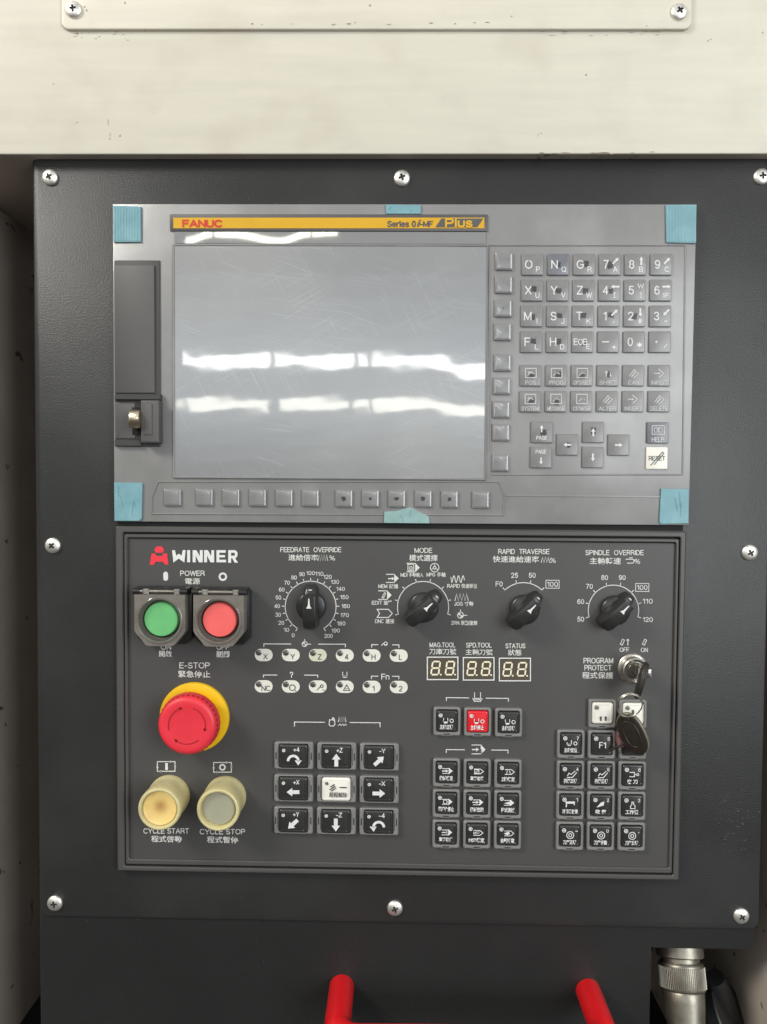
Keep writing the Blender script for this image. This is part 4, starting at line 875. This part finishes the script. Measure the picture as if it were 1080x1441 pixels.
def aux(t, num, kind):
    def d(p, x, y):
        led(p, x - 8.6, y - 8.6, 2.5)
        if num: p.text(num, x + 9, y - 8.4, 5, 3.2, .02)
        if kind == 'tool': p.line([(x - 6, y - 3), (x - 6, y), (x, y), (x, y - 6)], 1.2); p.poly([(x - 6, y - 1), (x + 1, y - 1), (x - 1, y + 2), (x - 5, y + 2)]); p.ring(x + 5.6, y - 1.4, 2.3, 1, 10)
        elif kind == 'F1': p.text('F1', x + .4, y + .6, 8.6, 9.6, .012); return
        elif kind == 'chip': p.line([(x - 5, y + 1), (x - 3, y - 3), (x, y - 1), (x + 6, y - 6)], 1.1); p.line([(x - 5.6, y + 3), (x + 2, y + 3), (x + 8, y - 4)], 1.2)
        elif kind == 'clamp': p.line([(x - 5, y - 5), (x + 2, y - 5), (x + 2, y + 1), (x - 5, y + 1)], 1.2); p.line([(x + 2, y - 2), (x + 5, y - 2)], 1.4); p.ring(x + 6.6, y - 2, 1.5, 1, 8)
        elif kind == 'cool': p.poly([(x - 7, y - 6), (x + 6, y - 6), (x + 6, y - 3), (x - 7, y - 3)]); p.line([(x - 5.6, y - 3), (x - 6.4, y + 2)], 1.6); p.line([(x + 5, y - 3), (x + 5.4, y - 1)], 1.4)
        elif kind == 'air': p.poly([(x - 7, y + 2), (x - 1, y - 5), (x + 4, y - 6.6), (x + 3, y - 1)])
        elif kind == 'lamp': p.line([(x - 3, y + 3), (x - 3, y - .6), (x - 1, y - 3), (x - 1, y - 6), (x + 1.4, y - 6), (x + 1.4, y - 3), (x + 3.4, y - .6), (x + 3.4, y + 3)], 1.1, closed=True)
        elif kind == 'mag': p.ring(x, y - 2, 5, 1.1, 14); p.ring(x, y - 2, 2.2, 1.1, 10)
        elif kind == 'W': p.line([(x - 3, y + 4), (x - 3, y + 10)], 2.2); p.line([(x + 4, y + 4), (x + 4, y + 10)], 2.2); p.line([(x - 4.6, y + 5), (x - 1.4, y + 5)], 1); p.line([(x + 2.4, y + 5), (x + 5.6, y + 5)], 1); return
        elif kind == 'W2': p.line([(x - 1, y - 6), (x - 1, y + 2.4)], 3); return
        p.text(t, x - 1, y + 8, 6.7, (15 if ' ' in t else 18.4) if len(t) < 5 else 22, .032)
    return d
ga = 'auxiliary keys in the right hand keypad'
push(846.6, 1002.9, 'cream key with two short dark marks, directly above the F1 key', aux('', '', 'W'), ga, color='w')
push(889.6, 1003.6, 'cream key seen through the key ring', aux('', '', 'W2'), ga, color='w')
AX = [[('主軸定位', '7', 'tool', 'black key left of the F1 key with a tool and circle symbol'), ('', '8', 'F1', 'charcoal key printed F1, beside the hanging key'), ('', '9', 'lamp', 'dark key half hidden behind the hanging key bow')],
      [('排屑正轉', '4', 'chip', 'black chip conveyor key numbered 4'), ('排屑反轉', '5', 'chip', 'black chip conveyor key numbered 5, below F1'), ('夾 刀', '6', 'clamp', 'black clamp key numbered 6, below the hanging key')],
      [('冷卻液啟停', '1', 'cool', 'black coolant key numbered 1 with a solid white symbol'), ('吹 氣', '2', 'air', 'black key numbered 2 with a white wedge symbol'), ('工作燈', '3', 'lamp', 'black work lamp key numbered 3')],
      [('刀庫正轉', '-', 'mag', 'black tool magazine key with a dash, bottom row below key 1'), ('刀庫手動', '0', 'mag', 'black tool magazine key numbered 0, bottom row middle'), ('刀庫反轉', '.', 'mag', 'black tool magazine key at the bottom row end below the lamp key')]]
for r in range(4):
    for c_ in range(3):
        t, n_, kd, lab = AX[r][c_]; x = (802.6, 845.8, 889.2)[c_] - r * .55; y = (1045.8, 1088.8, 1131.4, 1174.4)[r] + c_ * .5
        push(x, y, lab, aux(t, n_, kd), ga)

# ------------------------------------------------------------------ covered power buttons
def power(x, y, m, label):
    t = Thing('power_button', label, 'button', x, y, HP, 'power buttons under clear flip covers'); k = t.k
    bm = bmesh.new(); prism(bm, [(a * k, b * k) for a, b in ((-38, 38), (-38, -28), (-29, -37), (29, -37), (38, -28), (38, 38))], 0, .0075, .0008, seg=2); t.part('base', bm, 'black')
    bm = bmesh.new(); lathe(bm, [(30 * k, .007), (30 * k, .0125), (28.6 * k, .0135), (26.4 * k, .0135), (25.6 * k, .0128), (25 * k, .009)], 48); t.part('collar', bm, 'collar')
    bm = bmesh.new(); lathe(bm, [(23.6 * k, .009), (23.6 * k, .0145), (22.4 * k, .0156), (18 * k, .0158), (0, .0154)], 48); t.part('button_cap', bm, m)
    cm = bmesh.new(); q = 35.2 * k; out = [(a * k, b * k) for a, b in ((-35, 35), (-35, -16), (-18.5, -36), (18.5, -36), (35, -16), (35, 35))]
    n = 48; hole = circ(27.5 * k, n)
    # plate with a round window: outline points by angle
    def ray(a):
        best = 1e9; dx, dy = math.cos(a), math.sin(a)
        for (x0, y0), (x1, y1) in zip(out, out[1:] + out[:1]):
            ex, ey = x1 - x0, y1 - y0; dn_ = dx * ey - dy * ex
            if abs(dn_) < 1e-12: continue
            tt = (x0 * ey - y0 * ex) / dn_; uu = (x0 * dy - y0 * dx) / dn_
            if tt > 0 and -1e-6 <= uu <= 1 + 1e-6: best = min(best, tt)
        return (dx * best, dy * best)
    o_ = [ray(2 * PI * i / n) for i in range(n)]
    zt = .0185
    rings(cm, [[(a, b, .0085) for a, b in o_], [(a, b, zt - .001) for a, b in o_], [(a * .98, b * .98, zt) for a, b in o_], [(a, b, zt) for a, b in circ(31.5 * k, n)]], cap1=False)
    cv = t.part('flip_cover', cm, 'clear')
    rm = bmesh.new(); lathe_p = [(32 * k, zt - .001), (31.8 * k, zt + .0010), (30.6 * k, zt + .0014), (28.4 * k, zt + .0010), (27.2 * k, zt - .0030)]
    R = [[(r * math.cos(2 * PI * i / n), r * math.sin(2 * PI * i / n), z) for i in range(n)] for r, z in lathe_p]; rings(rm, R, cap1=False); t.part('cover_ring', rm, 'clearring', cv)
    hm = bmesh.new(); zc = .0165; yy = 38.5 * k
    for a, b, r in ((-37, -28, 4), (27, 37, 4)): tube(hm, [(a * k, yy, zc), (b * k, yy, zc)], r * k, 14)
    box(hm, -37 * k, 37 * k, 34 * k, 42.5 * k, .004, .0135, .0006); t.part('hinge_block', hm, 'black')
    hm = bmesh.new(); tube(hm, [(-28 * k, yy, zc), (28 * k, yy, zc)], 2.5 * k, 12)
    for i in range(17): a = -17 + i * 1.9; tube(hm, [(a * k, yy, zc), ((a + .9) * k, yy, zc)], 3.1 * k, 10)
    t.part('hinge_pin', hm, 'steel')
    hm = bmesh.new()
    for a in (-23, 19): box(hm, a * k, (a + 8) * k, 34.5 * k, 42 * k, .0150, zc + 4.2 * k, .0006)
    t.part('hinge_clip', hm, 'chrome')
power(236.2, 866.3, 'green', 'green round power button under a smoky clear flip cover')
power(316.3, 867.2, 'coral', 'coral red round power button under a smoky clear flip cover')

# ------------------------------------------------------------------ emergency stop
t = Thing('emergency_stop_button', 'large red mushroom emergency stop button on a yellow collar', 'button', 274.4, 1008.8, HP); k = t.k
bm = bmesh.new(); lathe(bm, [(49 * k, 0), (49 * k, .0012), (48 * k, .0022), (45 * k, .0026), (34 * k, .0030), (20 * k, .0032), (0, .0032)], 64); t.part('collar', bm, 'eyellow')
bm = bmesh.new(); lathe(bm, [(30 * k, .003), (30 * k, .011), (36 * k, .0125), (0, .0125)], 48); t.part('stem', bm, 'ered')
bm = bmesh.new(); lathe(bm, [(34 * k, .0100), (39.6 * k, .0104), (40.6 * k, .0112), (41.6 * k, .0124), (40.6 * k, .0165), (39.4 * k, .0192), (38.2 * k, .0204), (36.4 * k, .0212), (33 * k, .0216), (27 * k, .0213), (18 * k, .0210), (0, .0208)], 72)
capo = t.part('mushroom_cap', bm, 'ered')
bm = bmesh.new()
for i in range(36):
    a = 2 * PI * i / 36; r = 39.9 * k
    for s in (0,):
        cs, sn = math.cos(a), math.sin(a); w2, r2 = .00075, .00035
        pts = [(r + r2, -w2), (r + r2, w2), (r - .0012, w2), (r - .0012, -w2)]
        R = [[(x * cs - y * sn, x * sn + y * cs, z) for x, y in pts] for z in (.0166, .0188)]; rings(bm, R, cap0=True)
t.part('grip_notches', bm, 'ereddark', capo)
p = Print(t, HP + .0214); cx, cy = 263.2, 1021.3
for a0, a1 in ((20, 108), (140, 222), (256, 345)):
    p.arc(cx, cy, 26, a0, a1, 1.1, 18)
    a = math.radians(a1); b = math.radians(a1 - 9); s = lambda r, an: (cx + r * math.sin(an), cy - r * math.cos(an)); p.poly([s(26, a), s(23.2, b), s(28.8, b)])
bmesh.ops.translate(p.bm, verts=p.bm.verts, vec=(0, 0, .0002)); p.done('arrow_mark', 'ereddark', capo)

# ------------------------------------------------------------------ cycle buttons
def cycle(x, y, lens, label):
    t = Thing('cycle_button', label, 'button', x, y, HP, 'cycle buttons with ivory collars'); k = t.k
    bm = bmesh.new(); lathe(bm, [(29 * k, 0), (29 * k, .004), (28.2 * k, .0046), (28.2 * k, .012), (29 * k, .0185), (29 * k, .0222), (28.2 * k, .0236), (26.6 * k, .0240), (24.6 * k, .0237), (23.6 * k, .0225), (23.4 * k, .020), (0, .020)], 56); t.part('collar', bm, 'ivory')
    bm = bmesh.new()
    if lens == 'amber': lathe(bm, [(23.1 * k, .0195), (23.1 * k, .0222), (22 * k, .0227), (20 * k, .0222), (10 * k, .0216), (0, .0214)], 48)
    else: lathe(bm, [(22.2 * k, .0195), (22.2 * k, .0206), (21.4 * k, .0210), (0, .0208)], 48)
    t.part('lens', bm, lens)
cycle(238.6, 1119.4, 'amber', 'ivory cycle button with a stained amber face, above the word START')
cycle(317.8, 1120.5, 'greylens', 'ivory cycle button with a recessed olive grey face, above the word STOP')

# ------------------------------------------------------------------ rotary knobs
def knob(x, y, ang, label):
    t = Thing('rotary_knob', label, 'knob', x, y, HP, 'black pointer knobs on the dial scales', rot=-math.radians(ang)); k = t.k
    bm = bmesh.new(); lathe(bm, [(21 * k, 0), (21 * k, .0028), (20 * k, .0036), (18 * k, .0042), (0, .0044)], 48); t.part('base', bm, 'knobtop')
    bm = bmesh.new(); R = []
    #        y    half-width bottom/top   height
    for yy, wb, wt, z in ((-30.5, 4, 3, .006), (-30, 7, 5.4, .0088), (-28, 9.6, 8, .0116), (-24, 11.2, 8.8, .0138), (-14, 12, 9.2, .0154), (0, 12.2, 9.2, .0160), (17.4, 11.4, 8.6, .0160), (18.2, 11.2, 8.2, .0148), (19.2, 11, 7.6, .0088), (25, 9.6, 6.8, .0078), (29, 8, 5.6, .0064), (31, 6, 4.4, .0046), (31.6, 5, 3.8, .003)):
        b = min(.0012, wt * k * .4)
        R.append([(-wb * k, yy * k, .0004), (-wt * k, yy * k, z - b), (-wt * k + b * .3, yy * k, z - b * .3), (-wt * k + b, yy * k, z), (wt * k - b, yy * k, z), (wt * k - b * .3, yy * k, z - b * .3), (wt * k, yy * k, z - b), (wb * k, yy * k, .0004)])
    rings(bm, R, cap0=True, cap1=True); g = t.part('grip', bm, 'knobtop', smooth=32)
    bm = bmesh.new(); flat(bm, [(-3.6 * k, 1.8 * k), (3.6 * k, 1.8 * k), (1.4 * k, 5.6 * k), (.7 * k, 15.5 * k), (-.7 * k, 15.5 * k), (-1.4 * k, 5.6 * k)], .01622); flat(bm, [(-2.4 * k, 24.2 * k), (2.4 * k, 24.2 * k), (2.0 * k, 25.6 * k), (-2.0 * k, 25.6 * k)], .00812)
    t.part('pointer_mark', bm, 'legend', g, smooth=0)
    bm = bmesh.new(); box(bm, -8.0 * k, 8.0 * k, -16 * k, -15.2 * k, .0154, .01565); 
    bm.free()
knob(438.6, 853.0, 0, 'black pointer knob turned straight up to 100 on the feedrate dial')
knob(596.2, 854.2, 47, 'black pointer knob inside the mode dial pointing at rapid')
knob(738, 857.4, 43, 'black pointer knob below the short rapid traverse scale')
knob(865.2, 858.6, 43, 'black pointer knob inside the spindle override dial')

# ------------------------------------------------------------------ key switch, keys and ring
t = Thing('key_switch', 'round chrome key switch below the OFF and ON marks', 'key switch', 890, 940, HP, rot=0); k = t.k
bm = bmesh.new(); lathe(bm, [(21 * k, 0), (21 * k, .0015), (19.4 * k, .0022), (18 * k, .0024), (17.6 * k, .0060), (18.4 * k, .0070), (18.0 * k, .0084), (16.2 * k, .0090), (13.2 * k, .0086), (12.6 * k, .0074), (0, .0074)], 48); t.part('bezel', bm, 'chrome')
bm = bmesh.new(); lathe(bm, [(11.4 * k, .006), (11.4 * k, .0084), (10.6 * k, .0090), (7 * k, .0090), (6.4 * k, .0082), (0, .0082)], 40); cy_ = t.part('cylinder', bm, 'steel')
bm = bmesh.new(); prism(bm, [(-1.3 * k, -6 * k), (1.3 * k, -6 * k), (1.3 * k, 6 * k), (-1.3 * k, 6 * k)], .007, .0085); t.part('keyway', bm, 'dark', cy_)
bm = bmesh.new(); prism(bm, rrect(9 * k, 13 * k, 2 * k, 3, 20.5 * k, -5.6 * k), .001, .0052, .0012, seg=2); t.part('locating_tab', bm, 'chrome')
def ell(rx, ry, n=28, cx=0, cy=0, e=2.4):
    P = []
    for i in range(n):
        a = 2 * PI * i / n; c, s = math.cos(a), math.sin(a)
        P.append((cx + rx * math.copysign(abs(c) ** (2 / e), c), cy + ry * math.copysign(abs(s) ** (2 / e), s)))
    return P
def key_bow(T, rx, ry, th, mtx, loc, blade=None, rimm='keyedge'):
    bm = bmesh.new(); prism(bm, ell(rx, ry), 0, th / 2, .0007, seg=2); bm2 = bmesh.new()
    geo = bmesh.ops.duplicate(bm, geom=bm.verts[:] + bm.edges[:] + bm.faces[:])['geom']
    bmesh.ops.scale(bm, verts=[v for v in geo if isinstance(v, bmesh.types.BMVert)], vec=(1, 1, -1))
    bmesh.ops.transform(bm, matrix=mtx, verts=bm.verts); bmesh.ops.translate(bm, verts=bm.verts, vec=loc)
    b = T.part('bow', bm, 'keybow', smooth=50)
    rm = bmesh.new(); ringp(rm, ell(rx + .0004, ry + .0004), ell(rx - .0014, ry - .0014), -th * .28, th * .28, .0004)
    bmesh.ops.transform(rm, matrix=mtx, verts=rm.verts); bmesh.ops.translate(rm, verts=rm.verts, vec=loc); T.part('rim', rm, rimm, b)
    bm2.free()
    if rimm == 'keyedge':
        rm = bmesh.new(); ringp(rm, ell(rx * .62, ry * .66), ell(rx * .52, ry * .58), th * .3, th / 2 + .0004, .00015); ringp(rm, ell(rx * .3, ry * .14, cy=ry * .76), ell(rx * .2, ry * .08, cy=ry * .76), th * .3, th / 2 + .0003, .0001)
        bmesh.ops.transform(rm, matrix=mtx, verts=rm.verts); bmesh.ops.translate(rm, verts=rm.verts, vec=loc); q_ = T.part('moulded_ridge', rm, 'keybow', b); q_['kind'] = 'stuff'
    if blade:
        bm = bmesh.new(); prism(bm, [(-.0017, -blade), (.0012, -blade + .001), (.0018, -ry + .001), (-.0018, -ry + .001)], -.0006, .0006, .0002)
        bmesh.ops.transform(bm, matrix=mtx, verts=bm.verts); bmesh.ops.translate(bm, verts=bm.verts, vec=loc); T.part('blade', bm, 'steel')
t = Thing('key', 'brown plastic headed key pushed into the chrome key switch', 'key', 893, 940, HP + .009, 'keys of the key switch')
# bow stands on edge: its plane runs out from the panel
mtx = Matrix.Rotation(math.radians(-15), 4, 'Z') @ Matrix.Rotation(math.radians(-14), 4, 'Y') @ Matrix.Rotation(math.radians(90), 4, 'Y')
key_bow(t, .0080, .0125, .0036, mtx, (.0012, -.0056, .0120), None, 'keybow')
bm = bmesh.new(); prism(bm, [(-.0009, -.0030), (.0009, -.0030), (.0009, .0030), (-.0009, .0030)], -.001, .006, .0002); t.part('blade', bm, 'steel')
rg = Thing('key_ring', 'thin wire key ring hanging from the inserted key', 'key ring', 886, 992.5, .028); kr = rg.k
bm = bmesh.new(); N = 56
tube(bm, [(18.2 * kr * math.cos(2 * PI * i / N), 18.4 * kr * math.sin(2 * PI * i / N), .003 * math.sin(2 * PI * i / N)) for i in range(N)], .00048, 8, closed=True); rg.part('wire_loop', bm, 'chrome')
bm = bmesh.new(); tube(bm, [(16.9 * kr * math.cos(a), 17.1 * kr * math.sin(a), .003 * math.sin(a) + .0008) for a in [.5 + i * .11 for i in range(30)]], .00040, 8); rg.part('wire_end', bm, 'chrome')
k2 = Thing('key', 'spare dark key hanging from the ring over the keypad', 'key', 890.5, 1031.5, .017, 'keys of the key switch')
mtx = Matrix.Rotation(math.radians(24), 4, 'Z') @ Matrix.Rotation(math.radians(-34), 4, 'Y')
key_bow(k2, .0088, .0150, .0042, mtx, (.0002, -.0004, .0), None)
bm = bmesh.new(); d0 = k2.L(880, 1046, .014); d1 = k2.L(862, 1056, .010)
tube(bm, [(d0[0], d0[1], -.004), ((d0[0] + d1[0]) / 2, (d0[1] + d1[1]) / 2, -.006), (d1[0], d1[1], -.0085)], [.0014, .0012, .0009], 8); k2.part('blade', bm, 'keybow')
bm = bmesh.new(); d0 = k2.L(876, 1042, .014); prism(bm, ell(.0036, .0058, 18, d0[0], d0[1]), -.0085, -.0045, .0006); k2.part('collar', bm, 'keyred')

# ------------------------------------------------------------------ red handle, plug and hose at the bottom
hd = Thing('red_handle', 'red enamelled grab handle standing out from the cabinet bottom', 'handle', 655, 1392, 0); k = hd.k
a = hd.L(481, 1391); b = hd.L(829, 1397); hz = .0505; r = 17.6 * k
bm = bmesh.new(); ca, cb = (a[0], a[1]), (b[0], b[1])
def bend(c, s): return [(c[0], c[1], -.0018), (c[0], c[1], .02), (c[0], c[1], hz - .014)] + [(c[0] + s * .014 * (1 - math.cos(q_)), c[1], hz - .014 + .014 * math.sin(q_)) for q_ in (.4, .8, 1.2, 1.57)]
tube(bm, bend(ca, 1) + [(ca[0] + .05, ca[1] + .0005, hz), (cb[0] - .05, cb[1], hz)] + bend(cb, -1)[::-1], r, 24)
hd.part('grip_tube', bm, 'handle', smooth=60)
HQ = -.024
pg = Thing('cable_plug', 'dull nickel round cable plug with knurled ring under the cabinet notch', 'plug', 966, 1345, HQ); k = pg.k
pg.o.location.x = U(965, 1350, -.010).x; pg.o.location.z = cab.p.y + yN - .0065
def vlathe(prof, n=48):
    bm = bmesh.new(); lathe(bm, prof, n); bmesh.ops.rotate(bm, verts=bm.verts, matrix=Matrix.Rotation(PI / 2, 3, 'X')); return bm
# profile runs downwards: z becomes -y
pg.part('flange', vlathe([(0, 0), (.0168, 0), (.0168, .0100), (.0160, .0108), (.0135, .0112), (.0135, .0150), (.0125, .0155), (0, .0155)]), 'nickel')
kn = pg.part('knurled_ring', vlathe([(0, .0140), (.0150, .0140), (.0158, .0150), (.0160, .0160), (.0160, .0310), (.0154, .0320), (.0143, .0324), (0, .0326)]), 'nickel')
bm = bmesh.new()
for i in range(72):
    a = 2 * PI * i / 72; cs, sn = math.cos(a), math.sin(a); rr = .0160
    R = [[(rr * cs - dx * sn, -y, rr * sn + dx * cs) for dx, y in ((-.0004, .0165), (.0004, .0165), (.0004, .0306), (-.0004, .0306))], [((rr + .0005) * cs - dx * sn, -y, (rr + .0005) * sn + dx * cs) for dx, y in ((-.00012, .0169), (.00012, .0169), (.00012, .0302), (-.00012, .0302))]]
    rings(bm, R)
q_ = pg.part('knurling', bm, 'nickel', kn); q_['kind'] = 'stuff'
pg.part('barrel', vlathe([(0, .031), (.0143, .0325), (.0147, .0335), (.0143, .039), (.0140, .043), (.0120, .062), (.0116, .11), (0, .11)]), 'nickel')
pg.o.rotation_euler = (PI / 2 - .40, .02, 0)
hs = Thing('cable_hose', 'black rubber cable hose with a flat collar beside the plug', 'hose', 1020, 1400, -.045)
bm = bmesh.new(); P = [hs.L(x, y, -.045) for x, y in ((1006, 1376), (1012, 1392), (1020, 1414), (1029, 1445), (1036, 1500), (1040, 1560))]
tube(bm, [(x, y, -.002 * i) for i, (x, y) in enumerate(P)], [.0075, .009, .0095, .0095, .0095, .0095], 20); hs.part('tube', bm, 'rubber', smooth=60)
bm = bmesh.new(); c = hs.L(1027, 1424, -.040); lathe(bm, [(.006, -.0055), (.026, -.0055), (.027, -.0045), (.027, .0045), (.026, .0055), (.006, .0055)], 44)
bmesh.ops.rotate(bm, verts=bm.verts, matrix=Matrix.Rotation(math.radians(62), 3, 'Y') @ Matrix.Rotation(math.radians(-18), 3, 'X')); bmesh.ops.rotate(bm, verts=bm.verts, matrix=Matrix.Rotation(math.radians(16), 3, 'Z'))
bmesh.ops.translate(bm, verts=bm.verts, vec=(c[0] , c[1] - .008, .0)); hs.part('collar', bm, 'rubber')
